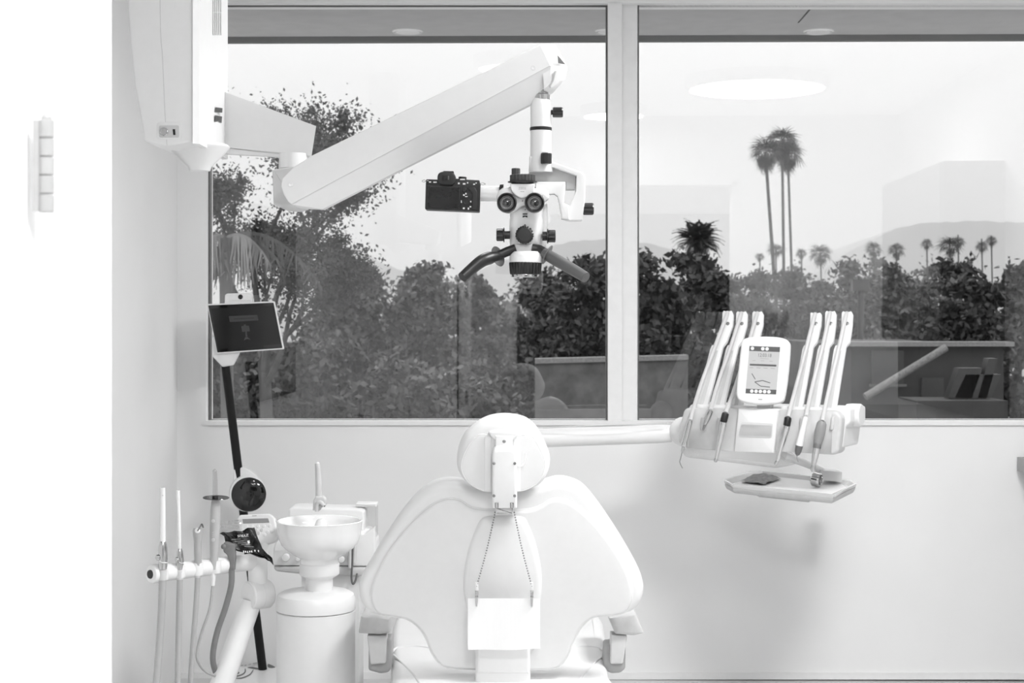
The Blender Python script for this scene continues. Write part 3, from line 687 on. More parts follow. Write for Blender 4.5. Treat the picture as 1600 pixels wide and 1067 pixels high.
g = G(); g.slab(KP, k7([(535, 150), (735, 155), (740, 185), (530, 180)]), -.03, .0, .001); g.build('hot_shoe', M_black, cam_t)
knob(KP.p(*k7([(905, 310)])[0], -.02), KP.p(*k7([(908, 252)])[0], -.02), .0098, 'mode_dial', M_black, cam_t)
g = G(); g.slab(KP, rquad(k7([(1010, 480), (1150, 470), (1200, 560), (1190, 920), (1090, 915), (1110, 600)]), 2), -.002, .004, .002); g.build('thumb_grip', M_blackr, cam_t)
g = G(); g.lathe(KP.p(*k7([(985, 745)])[0]), KP.n, [(.0088, 0), (.0088, .002), (.0075, .003), (.0045, .0022), (.004, .0032), (.001, .0034)], 28); g.build('control_wheel', M_mgrey if False else M_blackr, cam_t)
g = G(); g.lathe(KP.p(*k7([(950, 525)])[0]), KP.n, [(.0052, 0), (.0052, .003), (.0042, .004), (.001, .004)], 20); g.build('joystick', M_blackr, cam_t)
for x, y, w_, h_ in ((275, 370, 20, 12), (375, 373, 34, 12), (232, 343, 14, 6), (912, 318, 48, 12), (840, 396, 18, 16), (945, 405, 26, 16), (1012, 385, 12, 14), (1140, 413, 18, 12), (1180, 390, 12, 10), (980, 600, 14, 16), (940, 627, 16, 14), (988, 657, 24, 7), (1075, 755, 12, 14), (890, 755, 8, 24), (938, 886, 18, 16), (1030, 892, 14, 20), (1068, 855, 16, 12)):
    g = G(); g.poly(KP, k7([(x - w_, y - h_), (x + w_, y - h_), (x + w_, y + h_), (x - w_, y + h_)]), .0042 if y > 420 else .0015); g.build('button_print', M_ink, cb)
for a, b in (((190, 335), (110, 345)), ((1250, 395), (1360, 400))):
    g = G(); A, B_ = [KP.p(*k7([q])[0], -.015) for q in (a, b)]; g.tube([A, (A + B_) / 2 + Vector((0, 0, .003)), B_, (A + B_) / 2 - Vector((0, 0, .002)), A], .0008, 6, 4); g.build('strap_ring', M_chrome, cam_t)
# ------------------------------------------------------------------ tablet on a leaning stand by the wall
TP = Pl(381, 510, 6.60, 0, 0)
ts = thing('tablet_stand', HZ(405, 1047, .07) * 1.0, 'tablet on a leaning black pole with white floor plate, left of the window', 'tablet stand')
WL[ts].z = 0; ts.location = WL[ts]
zb = .065
g = G(); pl_ = [HZ(x, y, zb) for x, y in ((300, 1036), (432, 1036))]
yb0, yb1 = 6.30, 6.70
bx0, bx1 = (335 - CX) * 6.5 / F, (470 - CX) * 6.5 / F
g.hull([(x, y, z) for x in (bx0, bx1) for y in (yb0, yb1) for z in (.012, zb)]); bp_ = g.build('floor_plate', M_white, ts)
for x in (bx0 + .03, bx1 - .03):
    for y in (yb0 + .03, yb1 - .03):
        g = G(); g.cyl((x, y, 0), (x, y, .013), .015); g.build('foot', M_blackr, bp_)
class HPl:
    def __init__(s, z): s.z = z; s.u = Vector((1, 0, 0)); s.v = Vector((0, 1, 0)); s.n = Vector((0, 0, 1))
    def p(s, px, py, w=0): return HZ(px, py, s.z) + s.n * w
FPn = HPl(zb)
def cf(pts): return [(320 + x / 12.27, 980 + y / 12.27) for x, y in pts]
def blob(pts, k=4, m=M_mgrey):
    g = G(); q = sp([p for p in pts], k); q = cf([(v.x, v.y) for v in q]); g.bm.faces.new([g.bm.verts.new(FPn.p(x, y, .0008)) for x, y in q]); g.build('printed_mark', m, bp_)
blob([(560, 900), (590, 850), (650, 860), (660, 885), (600, 915)])
blob([(815, 778), (900, 762), (1020, 785), (1020, 808), (930, 800)])
blob([(1205, 715), (1240, 710), (1350, 765), (1280, 785), (1210, 765)])
blob([(560, 940), (680, 910), (755, 865), (768, 800), (783, 800), (780, 870), (700, 930), (570, 960)])
blob([(545, 975), (700, 965), (850, 905), (915, 825), (932, 828), (870, 920), (710, 988), (600, 985)])
for x, y, L in ((625, 752, 30), (690, 742, 45), (760, 735, 40), (840, 718, 50), (915, 700, 45), (970, 685, 40)):
    blob([(x, y - 7), (x + L, y - 16), (x + L, y - 2), (x, y + 7)], 2, M_inkg)
a, b = W(352.5, 572, 6.58), HZ(410.5, 1046, zb)
g = G(); u = (a - b).normalized()
g.tube([b, b.lerp(a, .5), a], .0178, 20, 2); g.build('pole', mat('black_pole', .005, .5, spec=.3), ts)
# round speaker-like disc on the pole
dsc = TP.p(388, 771, .0)
g = G(); g.lathe(TP.p(386, 770, -.02), (TP.n + Vector((.12, 0, 0))), [(.03, 0), (.072, .004), (.076, .02), (.074, .05), (.071, .054)], 40); db = g.build('disc_body', M_white, ts)
g = G(); g.slab(TP, rquad([(366, 732), (382, 729), (402, 742), (402, 790), (362, 775)], 4), -.015, .012, .006); g.build('pole_clamp', M_white, ts)
g = G(); g.lathe(TP.p(390.5, 771, .028), (TP.n + Vector((.12, 0, .03))), [(.071, 0), (.0705, .006), (.064, .013), (.045, .0185), (.02, .0205), (.002, .021)], 48); g.build('disc_face', M_gloss, db)
# tablet head
TT = Pl(384, 512, 6.53, 0, 0)
g = G(); g.slab(TT, rquad([(323.5, 475), (429, 470.5), (444, 545.5), (338.5, 553)], 2.2), -.012, 0, .003); tb = g.build('tablet', M_white, ts)
g = G(); g.slab(TT, rquad([(325.4, 477.2), (427.4, 472.8), (441.3, 543.7), (339.8, 550.7)], 1.2), 0, .0008, 0); fg = g.build('tablet_glass', M_gloss, tb)
g = G(); g.poly(TT, [(330, 482), (427, 477.5), (439.5, 537.5), (341, 545.5)], .0013); scr = g.build('tablet_screen', M_tabs, tb)
g = G(); g.slab(TT, rquad([(357.5, 494), (402, 492), (404, 500.5), (359, 503)], 1), .0014, .0018); g.build('screen_button', M_tabg, scr)
g = G(); g.slab(TT, rquad([(377, 509.5), (389, 508.5), (390.5, 517.5), (378.5, 518.5)], 1.5), .0014, .0018); g.build('screen_icon', M_tabg, scr)
g = G(); g.slab(TT, rquad([(380.5, 507), (384, 506.8), (384.3, 509), (381, 509.3)], .4), .0014, .0018); g.build('screen_icon', M_tabg, scr)
g = G(); g.strip(TT, [(384.5, 518), (385.3, 526)], .0016, 2.5); g.build('screen_icon', M_tabg, scr)
g = G(); g.slab(TT, [(381, 532), (383, 527), (387, 526.5), (392, 531), (388, 529.5), (384, 530)], .0014, .0018); g.build('screen_icon', M_tabg, scr)
g = G(); g.strip(TT, [(366, 498.3), (380, 497.6), (397, 496.8)], .002, 1.6); g.build('screen_text', mat('tablet_text', .025, .3), scr)
g = G(); g.slab(TT, rquad([(350.5, 475), (351, 461), (354, 458.6), (391, 457.5), (394, 460), (393, 473)], [.5, 2, 1.5, 1.5, 2, .5]), -.035, -.004, .004); wc = g.build('webcam', M_white, ts)
g = G(); g.slab(TT, rquad([(358, 470), (358.5, 461.5), (361, 460), (391, 459), (393, 461), (392.5, 469)], 1), -.006, -.002, .001); g.build('webcam_face', M_whiteg, wc)
g = G(); g.lathe(TT.p(375.7, 463.8, -.003), TT.n, [(.0098, 0), (.0098, .003), (.008, .004), (.002, .003)], 24); g.build('webcam_lens', M_gloss, wc)
g = G(); g.slab(TT, rquad([(330, 535), (333, 522), (372, 545), (372, 553), (362.5, 571), (346.5, 573.5), (331.5, 558)], 2), -.05, -.013, .006); g.build('tablet_bracket', M_white, ts)

# ------------------------------------------------------------------ cuspidor unit
YC = 5.0; pc = YC / F
def zc(py, Y=YC): return CZ + (CY - py) * Y / F
cu_x = (493.5 - CX) * pc
cu = thing('cuspidor', (cu_x, YC, 0), 'white cuspidor with ceramic bowl on a round pedestal, left of the chair', 'cuspidor')
O0 = Vector((cu_x, YC, 0))
rc = .1235
g = G(); zt_ = zc(953); g.lathe(O0, (0, 0, 1), [(rc - .004, 0), (rc - .001, .004), (rc - .001, zt_ - .002), (rc - .004, zt_)], 64); g.build('pedestal', M_white, cu)
ztop = zc(924)
g = G(); g.lathe(O0, (0, 0, 1), [(rc - .004, zt_ + .0015), (rc, zt_ + .004), (rc, ztop - .024), (rc - .006, ztop - .008), (rc - .02, ztop), (.05, ztop + .006), (.04, ztop + .006)], 64); g.build('pedestal_cap', M_white, cu)
O1 = Vector(((499 - CX) * pc, YC, 0))
g = G(); zr0, zr1 = zc(896), zc(880)
g.lathe(O1, (0, 0, 1), [(.042, ztop), (.042, zr0 - .014), (.052, zr0 - .008), (.061, zr0 - .002), (.062, zr0), (.0625, zr1), (.060, zr1 + .002)], 48); g.build('neck_ring', M_white, cu)
zrim = zc(812.5)
bw = G(); rbm = .135
bw.lathe(O1, (0, 0, 1), [(.0605, zr1), (.0605, zr1 + .016), (.066, zr1 + .020), (.079, zr1 + .027), (.0905, zr1 + .036), (.106, zr1 + .047), (.118, zr1 + .060), (.1255, zr1 + .076), (.1305, zr1 + .098), (rbm - .002, zrim - .006), (rbm, zrim - .002), (rbm - .003, zrim), (rbm - .008, zrim - .002), (.118, zrim - .02), (.095, zrim - .055), (.05, zrim - .075), (.015, zrim - .08)], 72)
bl = bw.build('bowl', M_ceramic, cu, 60)
g = G(); g.lathe(O1 + Vector((0, .045, 0)), (0, 0, 1), [(.026, zrim - .062), (.022, zrim - .025), (.015, zrim - .008), (.009, zrim - .002)], 32); g.build('bowl_boss', M_ceramic, cu, 60)
# spout
Sp = Pl(498, 780, YC + .045)
g = G(); g.slab(Sp, rquad([(489, 797), (490, 781), (494, 774.5), (506, 775), (509.5, 780), (509, 790), (502, 793), (501, 797)], 1), -.02, .012, .004); so = g.build('spout_body', M_grey, cu, 50)
g = G(); g.tube([Sp.p(496, 798, .014), Sp.p(496.5, 787, .016), Sp.p(501, 783.5, .018), Sp.p(505, 786, .02), Sp.p(507, 789, .02)], .0065, 14, 5); g.build('cup_spout', M_grey, cu, 50)
g = G(); g.cyl(Sp.p(508, 789, .02), Sp.p(509, 790, .02), .003); g.build('spout_tip', M_black, so)
g = G(); g.tube([Sp.p(498, 776), Sp.p(497.5, 750), Sp.p(496.5, 731), Sp.p(495.5, 724)], [.0105, .0095, .0085, .0075], 18, 5); nz_ = g.build('bowl_nozzle', M_grey, cu, 50)
g = G(); g.ball(Sp.p(496, 725.5, -.002), .0078); g.build('nozzle_cap', M_whiteg, nz_)
g = G(); g.lathe(O1 + Vector((-.0, .0, 0)), (0, 0, 1), [(.02, zrim - .082), (.02, zrim - .076), (.012, zrim - .074)], 24); g.build('bowl_strainer', M_white, cu)
# ------------------------------------------------------------------ water unit behind the cuspidor
YU = 5.34; UP = Pl(500, 860, YU)
wu = thing('water_unit', (UP.p(500, 900).x, YU + .1, 0), 'white water and suction unit with round knobs behind the cuspidor bowl', 'dental unit')
g = G(); g.slab(UP, rquad([(426, 884), (427, 856), (432, 842), (448, 832), (560, 832), (574, 834), (585, 850), (586, 884)], [2, 4, 4, 6, 4, 4, 3, 2]), -.2, .0, .008); g.build('unit_housing', M_white, wu, 45)
g = G(); g.slab(UP, rquad([(426, 885), (586, 885), (580, 897), (560, 901), (470, 897), (431, 893)], 4), -.2, .002, .008); g.build('unit_skirt', M_shade, wu, 45)
g = G(); g.slab(UP, rquad([(447, 799), (452, 796.5), (560, 800), (566, 803), (566, 834), (447, 834)], 3), -.2, -.06, .006); g.build('unit_top', M_white, wu, 45)
g = G(); g.slab(UP, [(548, 848), (585, 824), (586, 884), (548, 884)], -.05, .004, .003); g.build('side_cheek', M_white, wu)
for px, py, r_ in ((447, 870.5, .0135), (466, 873, .008), (534, 873.5, .0115)):
    g = G(); g.lathe(UP.p(px, py), UP.n, [(r_, 0), (r_, .012), (r_ * .8, .018), (r_ * .3, .019)], 24); g.build('knob', M_whiteg, wu, 50)
g = G(); g.box((UP.p(470, 900).x, YU + .02, 0), (UP.p(560, 900).x, YU + .18, UP.p(500, 896).z)); g.build('support_column', M_white, wu)
g = G(); g.tube([UP.p(552, 850, .015), UP.p(551, 878, .015), UP.p(550, 900, .015), UP.p(552, 911, .015), UP.p(556, 906, .01), UP.p(558, 896, .0)], .0035, 10, 5); g.build('thin_hose', M_mgrey, wu)
g = G(); g.cyl(UP.p(547.5, 886, .014), UP.p(547.5, 853, .014), .006); g.cyl(UP.p(554, 880, .014), UP.p(555, 852, .014), .005); g.build('hose_coupling', M_grey, wu)
bt = thing('water_bottle', UP.p(572, 868, -.16), 'clear plastic bottle box standing behind the cuspidor', 'bottle')
g = G(); g.slab(Pl(572, 830, YU + .12), rquad([(556, 788), (588, 788), (588, 868), (556, 868)], 3), -.07, 0, .008); g.build('bottle_body', clear('bottle_plastic', .1, .2, .93), bt)
g = G(); g.slab(Pl(572, 830, YU + .12), rquad([(556, 787), (588, 787), (588, 792), (556, 792)], 1), -.075, .004, .003); g.build('bottle_lid', M_white, bt)
# ------------------------------------------------------------------ assistant arm with suction tools
YA1, YA2 = 4.72, 5.03
aa = thing('assistant_arm', (W(400, 930, 5.0).x, 5.0, .3), 'white jointed assistant arm holding the suction hoses at lower left', 'instrument arm')
A1, A2 = W(240, 896.5, YA1), W(404, 876.5, YA2)
ad = (A2 - A1).normalized()
g = G(); g.lathe(A1, A2 - A1, [(.018, -.012), (.0255, -.009), (.0285, .0), (.0285, .012), (.0258, .013), (.0258, (A2 - A1).length + .005)], 36); g.build('holder_tube', M_white, aa)
g = G(); g.lathe(A1, A2 - A1, [(.004, -.0145), (.0125, -.0145), (.0135, -.012), (.0135, -.008)], 24); g.build('end_plug', M_black, aa)
YE = 5.02
g = G(); g.ball(W(403, 879, YE), .03, .03, .030); g.lathe(W(403, 880, YE), (0, 0, -1), [(.0305, 0), (.0305, .022), (.031, .023), (.029, .07)], 36); g.build('elbow', M_white, aa, 50)
g = G(); jd = Vector((-.75, -.66, 0)).normalized(); jc = W(404, 929, YE)
g.lathe(jc, jd, [(.043, -.036), (.0455, -.032), (.0455, .0), (.0448, .0005), (.0448, .0015), (.0455, .002), (.0455, .034), (.043, .038), (.01, .038)], 48); g.build('knuckle', M_white, aa, 30)
g = G(); g.lathe(jc, jd, [(.0405, .037), (.0405, .0395), (.038, .040)], 40); g.build('knuckle_cap', M_whiteg, aa)
b0, b1 = W(393, 940, YE - .01), W(338, 1092, YE - .08)
g = G(); g.lathe(b0, b1 - b0, [(.031, 0), (.034, .1), (.036, .3)], 36); g.build('lower_arm', M_white, aa)
lowend = b0 + (b1 - b0).normalized() * .3
g = G(); g.tube([lowend, lowend + Vector((-.02, .02, -.1)), Vector((lowend.x - .02, lowend.y + .05, .0))], .034, 20, 4); g.build('arm_foot', M_white, aa)
def onarm(px):                              # depth of the holder tube at a pixel column
    t = (px - 240) / 164; return YA1 + (YA2 - YA1) * t
def clipring(px, par, dx=0):
    Y = onarm(px); c = W(px, 896.5 - (px - 240) * 20 / 164, Y - .026)
    g = G(); g.lathe(c + Vector((0, 0, -.02)), (0, 0, 1), [(.016, 0), (.0165, .002), (.0165, .036), (.016, .038)], 24); return g.build('holder_clip', M_white, par)
for px in (254.5, 281, 309, 337): clipring(px, aa)
SUCT = 'suction tools on the assistant arm'
# large suction
Y = onarm(254.5) - .034
t = thing('suction_handpiece', W(254, 889, Y), 'wide white suction tube in a steel handle, leftmost on the arm', 'suction tool', SUCT)
g = G(); g.tube([W(254.5, 850, Y), W(254.3, 805, Y), W(254, 762, Y)], [.0083, .0083, .0078], 18, 4); s_ = g.build('suction_tip', M_whiteg, t)
g = G(); g.cyl(W(254.3, 774, Y - .0085), W(254.3, 774, Y - .0065), .002); g.build('vent_hole', M_grey, s_)
g = G(); a = W(254.5, 889, Y); g.lathe(a, (0, 0, 1), [(.012, 0), (.013, .01), (.0135, .045), (.0125, .065), (.0095, .08), (.0085, .082)], 24); g.build('handle', M_chrome, t)
g = G(); g.lathe(W(247.5, 871, Y - .006), (-.5, -.85, 0), [(.009, 0), (.009, .004), (.007, .006)], 20); g.build('valve_disc', M_chrome, t)
g = G(); g.tube([W(249, 876, Y - .013), W(254, 879, Y - .017), W(262, 879, Y - .012)], .0012, 8, 4); g.build('retaining_wire', M_whiteg, t)
def hose(pts, r, m, par, name='hose', ribs=False, n=12):
    q = sp([W(*p) for p in pts], 10, False)
    g = G()
    if ribs:
        L = [0]
        for a, b in zip(q[:-1], q[1:]): L.append(L[-1] + (b - a).length)
        N = int(L[-1] / .0032); ts_ = np.linspace(0, L[-1], N)
        P = [Vector([float(np.interp(x, L, [v[i] for v in q])) for i in range(3)]) for x in ts_]
        g.tube(P, [r if i % 2 else r * .9 for i in range(N)] if N != 2 else r, n, 1)
    else: g.tube(q, r, n, 1)
    return g.build(name, m, par, 60)
g = G(); g.cyl(W(254.5, 890, Y), W(254, 906, Y), .0125, .0118); g.build('hose_cuff', M_shade, t)
hose([(254, 903, Y), (252.5, 950, Y), (249.5, 1000, Y), (245, 1060, Y - .01), (240, 1110, Y - .02)], .011, M_hose, t, ribs=True, n=14)
# saliva ejector
Y = onarm(281) - .032
t = thing('saliva_ejector', W(281, 889, Y), 'thin white saliva ejector in a short steel handle, second on the arm', 'suction tool', SUCT)
g = G(); g.tube([W(280.5, 858, Y), W(279.5, 810, Y), W(278.3, 776, Y)], .0054, 14, 4); s_ = g.build('ejector_tip', M_whiteg, t)
g = G(); g.cyl(W(278.3, 778, Y), W(278.1, 766, Y), .0062, .0058); g.build('tip_cap', M_whiteg, s_)
g = G(); g.lathe(W(281, 890, Y), (0, 0, 1), [(.011, 0), (.0118, .01), (.0115, .03), (.009, .055), (.006, .063)], 24); g.build('handle', M_chrome, t)
g = G(); g.lathe(W(277, 874, Y - .008), (-.5, -.85, .1), [(.007, 0), (.007, .003), (.0055, .0045)], 20); g.build('valve_disc', M_chrome, t)
g = G(); g.tube([W(280, 878, Y - .013), W(284, 880, Y - .015), W(289, 879, Y - .009)], .001, 8, 4); g.build('retaining_wire', M_whiteg, t)
g = G(); g.cyl(W(281, 891, Y), W(281, 905, Y), .0112, .0105); g.build('hose_cuff', M_shade, t)
hose([(281, 902, Y), (280, 950, Y), (279, 1000, Y), (278, 1060, Y - .01), (276, 1110, Y - .02)], .0095, M_hose, t, ribs=True, n=14)
# air-water syringe
Y = onarm(309) - .032
t = thing('air_water_syringe', W(309, 889, Y), 'grey air and water syringe with a bent steel tip, third on the arm', 'syringe', SUCT)
g = G(); g.lathe(W(309.5, 890, Y), (-.01, 0, 1), [(.0095, 0), (.0105, .02), (.0115, .05), (.0115, .085), (.0142, .105), (.0148, .118), (.013, .126), (.008, .127)], 24); b_ = g.build('syringe_body', mat('syringe_grey', .42, .4), t)
g = G(); g.lathe(W(308.8, 829, Y - .012), (0, -1, .3), [(.008, 0), (.008, .003), (.005, .004)], 20); g.build('button', M_whiteg, b_)
g = G(); g.tube([W(309, 829, Y - .015), W(313, 822, Y - .02), W(315.5, 819, Y - .02), W(317.5, 824, Y - .03)], .0024, 10, 5); g.build('syringe_tip', M_dsteel, t)
g = G(); g.cyl(W(309.5, 890, Y), W(309, 902, Y), .0098, .0088); g.build('hose_cuff', M_grey, t)
hose([(309, 899, Y), (306, 950, Y), (302, 1000, Y), (298, 1060, Y), (295, 1110, Y)], .0082, M_hose, t)
# light handpiece with round shield
Y = onarm(337) - .034
t = thing('curing_light', W(337, 890, Y), 'grey curing light handpiece with a dark round shield and clear tip', 'curing light', SUCT)
g = G(); g.tube([W(336, 776, Y), W(336, 755, Y), W(335.5, 738, Y), W(333.5, 734, Y)], [.0078, .0074, .0068, .005], 16, 5); g.build('light_guide', clear('light_guide', .12, .1, .85), t)
g = G(); g.lathe(W(337.5, 777.5, Y), (.03, -.05, 1), [(.008, -.001), (.0395, -.0012), (.0402, 0), (.0395, .0012), (.008, .001)], 40); g.build('round_shield', M_amber, t)
g = G(); g.cyl(W(336.5, 780, Y), W(336.3, 774, Y), .0105, .009); g.build('guide_collar', M_black, t)
g = G(); p0 = W(334.5, 874, Y); g.lathe(p0, W(337, 782, Y) - p0, [(.0105, -.03), (.012, 0), (.0145, .045), (.0155, .1), (.0155, .15), (.0125, .178), (.010, .184)], 28); b_ = g.build('light_body', mat('light_grey', .48, .4), t)
for py in (814, 843.5):
    g = G(); g.lathe(W(333, py, Y - .0148), (-.15, -1, 0), [(.0055, -.002), (.0055, .0015), (.003, .002)], 20); g.build('button', M_grey, b_)
for py in (832, 835, 838):
    g = G(); g.box(W(332.5, py, Y - .0162) + Vector((-.0012, -.0004, -.001)), W(332.5, py, Y - .0162) + Vector((.0012, .001, .001))); g.build('level_mark', M_grey, b_)
g = G(); g.cyl(W(334, 888, Y), W(332.5, 915, Y), .0085, .0062); g.build('cord_boot', M_white, t)
hose([(332.5, 912, Y), (328, 950, Y), (316, 985, Y), (308.5, 1015, Y), (309, 1032, Y), (320, 1048, Y + .03), (336, 1056, Y + .06)], .0042, M_hose, t, 'cord', n=10)
# dark grey hose in a holder
Y = onarm(360) - .03
t = thing('spare_suction_hose', W(360, 889, Y), 'dark grey hose and handle hooked over the arm below the black pouch', 'hose', SUCT)
g = G(); g.slab(Pl(358, 870, Y), rquad([(348, 851), (352, 846), (368, 850), (368.5, 872), (367, 891), (357, 891), (360, 878), (355, 866), (350, 862)], 2), -.015, .01, .005); g.build('hose_handle', mat('handle_grey', .2, .5), t, 50)
g = G(); g.ball(W(349.5, 854, Y - .008), .0085); g.build('handle_knob', mat('handle_grey', .2, .5), t)
hose([(362, 889, Y), (361, 915, Y), (352, 950, Y), (340, 985, Y), (333.5, 1015, Y), (333, 1035, Y + .01), (338, 1053, Y + .04)], .0092, mat('handle_grey', .2, .5), t)
# keypad on the arm
KD = Pl(402, 828, 5.10, 12, -18)
t = thing('control_keypad', KD.p(405, 850), 'small white control keypad with grey display above the arm', 'keypad')
g = G(); g.slab(KD, rquad([(370, 811), (374, 804), (421, 802), (429, 809), (435, 836), (431, 845), (411, 852), (380, 850), (374, 835)], [3, 3, 3, 3, 3, 3, 5, 4, 4]), -.022, 0, .006); kb = g.build('keypad_body', M_white, t, 50)
g = G(); g.slab(KD, [(379, 811), (419, 809.8), (421, 816.3), (380, 818)], 0, .0012, 0); g.build('display', M_lcd, kb)
for i, (px, py) in enumerate(((385, 823), (394, 822.5), (403, 822), (412, 821.6), (421, 821), (400, 829), (409, 828), (418, 831), (425, 830), (404, 833), (413, 835))):
    g = G(); g.lathe(KD.p(px, py), KD.n, [(.0058, 0), (.0056, .001), (.004, .0014)], 16); g.build('key', M_shade if i in (5, 6, 9) else M_white, kb)
g = G(); g.strip(KD, [(394, 806), (401, 805.8)], .0008, 1); g.build('name_print', M_inkg, kb)
a, b = KD.p(412, 850, -.012), W(412, 868, 5.05)
g = G(); g.cyl(a, b, .012, .014); g.build('keypad_stem', M_white, t)
# black foil pouch lying over the arm
ZP = Pl(385, 848, 4.93, 0, -38)
pch = thing('foil_pouch', ZP.p(385, 870), 'crumpled black foil pouch with white print lying over the arm', 'pouch')
top_ = [(343, 833.5), (357, 831.5), (371, 829), (385, 826.3), (397.5, 823.8), (401, 834), (405, 845)]
rows_ = [[(342.7, 833.7), (356, 831.5), (370, 829), (384, 826.4), (397.5, 823.9)],
         [(350, 837), (362, 837), (374, 836), (388, 835), (401.5, 836)],
         [(351.5, 845), (364, 846.5), (377, 847.5), (392, 847), (405.5, 846.5)],
         [(353.6, 852.6), (366, 856.8), (380, 860), (395, 858.5), (410, 857)],
         [(365, 857), (379, 862.7), (394, 865), (406, 866), (418, 866)],
         [(380, 863), (395, 865.6), (408, 870), (417, 871), (425.4, 872)],
         [(396, 866), (408, 870.5), (415, 874), (421, 877), (427, 881)]]
g = G(); NR, NC = 19, 17
def rowpt(a, b):
    j = a * (len(rows_) - 1); j0 = min(int(j), len(rows_) - 2); fj = j - j0; i = b * 4; i0 = min(int(i), 3); fi = i - i0
    P = lambda r_, c_: Vector(rows_[r_][c_]); return (P(j0, i0) * (1 - fi) + P(j0, i0 + 1) * fi) * (1 - fj) + (P(j0 + 1, i0) * (1 - fi) + P(j0 + 1, i0 + 1) * fi) * fj
gr = []
for a in range(NR):
    gr.append([])
    for b in range(NC):
        q = rowpt(a / (NR - 1), b / (NC - 1)); w_ = .0035 * math.sin(a * .9 + b * .5) + .004 * math.sin(b * 1.1 - a * .35) + random.uniform(-.001, .001)
        gr[-1].append(g.bm.verts.new(ZP.p(q.x, q.y, w_)))
for a in range(NR - 1):
    for b in range(NC - 1): g.bm.faces.new((gr[a][b], gr[a][b + 1], gr[a + 1][b + 1], gr[a + 1][b]))
bmesh.ops.solidify(g.bm, geom=g.bm.faces[:], thickness=.003)
pb = g.build('pouch_film', M_pouch, pch, 50)
ZP2 = Pl(385, 848, 4.915, 0, -38)
text('pouch_text', 'ZYRIS', ZP2, 380, 837.5, 3.8, M_ink, pb, .004, rot=187, sx=1.1)
for x, y, h_ in ((380, 861.3, 3), (383, 861.6, 2.6), (386.2, 861.8, 3.2), (389.5, 861.6, 2.4), (392.5, 861.2, 3), (397.5, 860, 2.6), (403, 860.5, 3)):
    g = G(); g.poly(ZP2, [(x, y), (x + 1.6, y - .2), (x + 2.2, y + h_), (x + .6, y + h_)], .004); g.build('pouch_print', M_ink, pb)
for k in range(5):
    g = G(); g.strip(ZP2, [(362 + k * 5, 844 + k * 2.6), (376 + k * 5.2, 843 + k * 3.1)], .004, .7); g.build('pouch_print', M_inkg, pb)
g = G(); g.poly(ZP2, [(386.5, 846), (390, 845), (391, 849.5), (387.5, 850)], .004); g.build('pouch_print', M_ink, pb)
# clear wrapper beside it
g = G(); N1, N2 = 9, 7; gr = []
for a in range(N1):
    gr.append([g.bm.verts.new(W(345 + 33 * b / (N2 - 1) + random.uniform(-1.4, 1.4), 815 + 17 * a / (N1 - 1) - b * .6 + random.uniform(-1, 1), 4.98 + random.uniform(-.012, .012))) for b in range(N2)])
for a in range(N1 - 1):
    for b in range(N2 - 1): g.bm.faces.new((gr[a][b], gr[a][b + 1], gr[a + 1][b + 1], gr[a + 1][b]))
bmesh.ops.solidify(g.bm, geom=g.bm.faces[:], thickness=.0008)
setp(g.build('plastic_wrapper', clear('wrapper_film', .22, .12, .93), None, 20), 'crumpled clear plastic wrapper behind the black pouch', 'wrapper')

# ------------------------------------------------------------------ delivery unit
DP = Pl(1190, 672, 5.98, 29, 0)            # front face of the console, right end nearer
def c6(pts): return [(1030 + x * .3, 470 + y * .3) for x, y in pts]
du = thing('delivery_unit', (DP.o.x, 6.1, 0), 'white and grey dental delivery console with six tool holders and a touch panel', 'dental unit')
g = G(); g.slab(DP, rquad(c6([(150, 540), (985, 562), (985, 640), (960, 660), (945, 770), (120, 745), (125, 600)]), 4), -.22, -.02, .01); g.build('console_body', M_white, du, 40)
g = G(); g.slab(DP, rquad(c6([(140, 556), (420, 561), (404, 784), (140, 766), (106, 735), (118, 640)]), [8, 1, 1, 6, 6, 6], 6), -.06, .02, .012, .0); g.build('grey_shell', M_grey, du, 50)
g = G(); g.slab(DP, rquad(c6([(630, 566), (930, 572), (962, 605), (940, 785), (918, 801), (609, 782)]), [1, 6, 6, 6, 6, 1], 6), -.06, .02, .012, .0); g.build('grey_shell', M_grey, du, 50)
for xs in ((232, 262), (316, 345), (745, 770), (905, 925)):
    g = G(); g.slab(DP, rquad(c6([(xs[0], 600), (xs[1], 600), (xs[1] - 8, 672), (xs[0] - 8, 672)]), 2.5), .01, .026, .006); g.build('holder_notch', M_grey, du, 50)
g = G(); g.slab(DP, rquad(c6([(424, 557), (632, 562), (608, 792), (402, 784)]), 2), -.06, .026, .006); wp = g.build('centre_panel', M_white, du, 40)
g = G(); g.slab(DP, rquad(c6([(440, 628), (608, 636), (600, 712), (425, 706)]), 4), .022, .0275, .001); g.build('cup_window', mat('cup_window_grey', .70, .3), wp)
g = G(); g.slab(DP, rquad(c6([(445, 640), (602, 646), (598, 705), (430, 700)]), 3), .028, .034, .002); g.build('clear_cover', M_clear, wp)
g = G(); g.slab(Pl(1190, 715, 6.0, 29, 0), rquad(c6([(100, 772), (600, 782), (672, 842), (665, 862), (600, 872), (130, 815)]), 5), -.14, -.01, .004); g.build('clear_apron', clear('apron_plastic', .06, .2, .90), du)
g = G(); e = c6([(955, 603)])[0]; q = DP.p(*e, -.12); g.lathe(q, DP.u, [(.04, -.02), (.042, 0), (.042, .03), (.038, .036), (.01, .036)], 36); g.build('end_knob', M_white, du)
g = G(); q = DP.p(1052, 677, -.10); g.ball(q, .055, .055, .058); g.build('ball_joint', M_white, du, 60)
a, b = W(1048, 677.5, 6.27), W(786, 686.5, 6.16)
g = G(); g.lathe(a, b - a, [(.034, 0), (.036, .05), (.036, (b - a).length)], 36); g.build('support_arm', M_white, du)
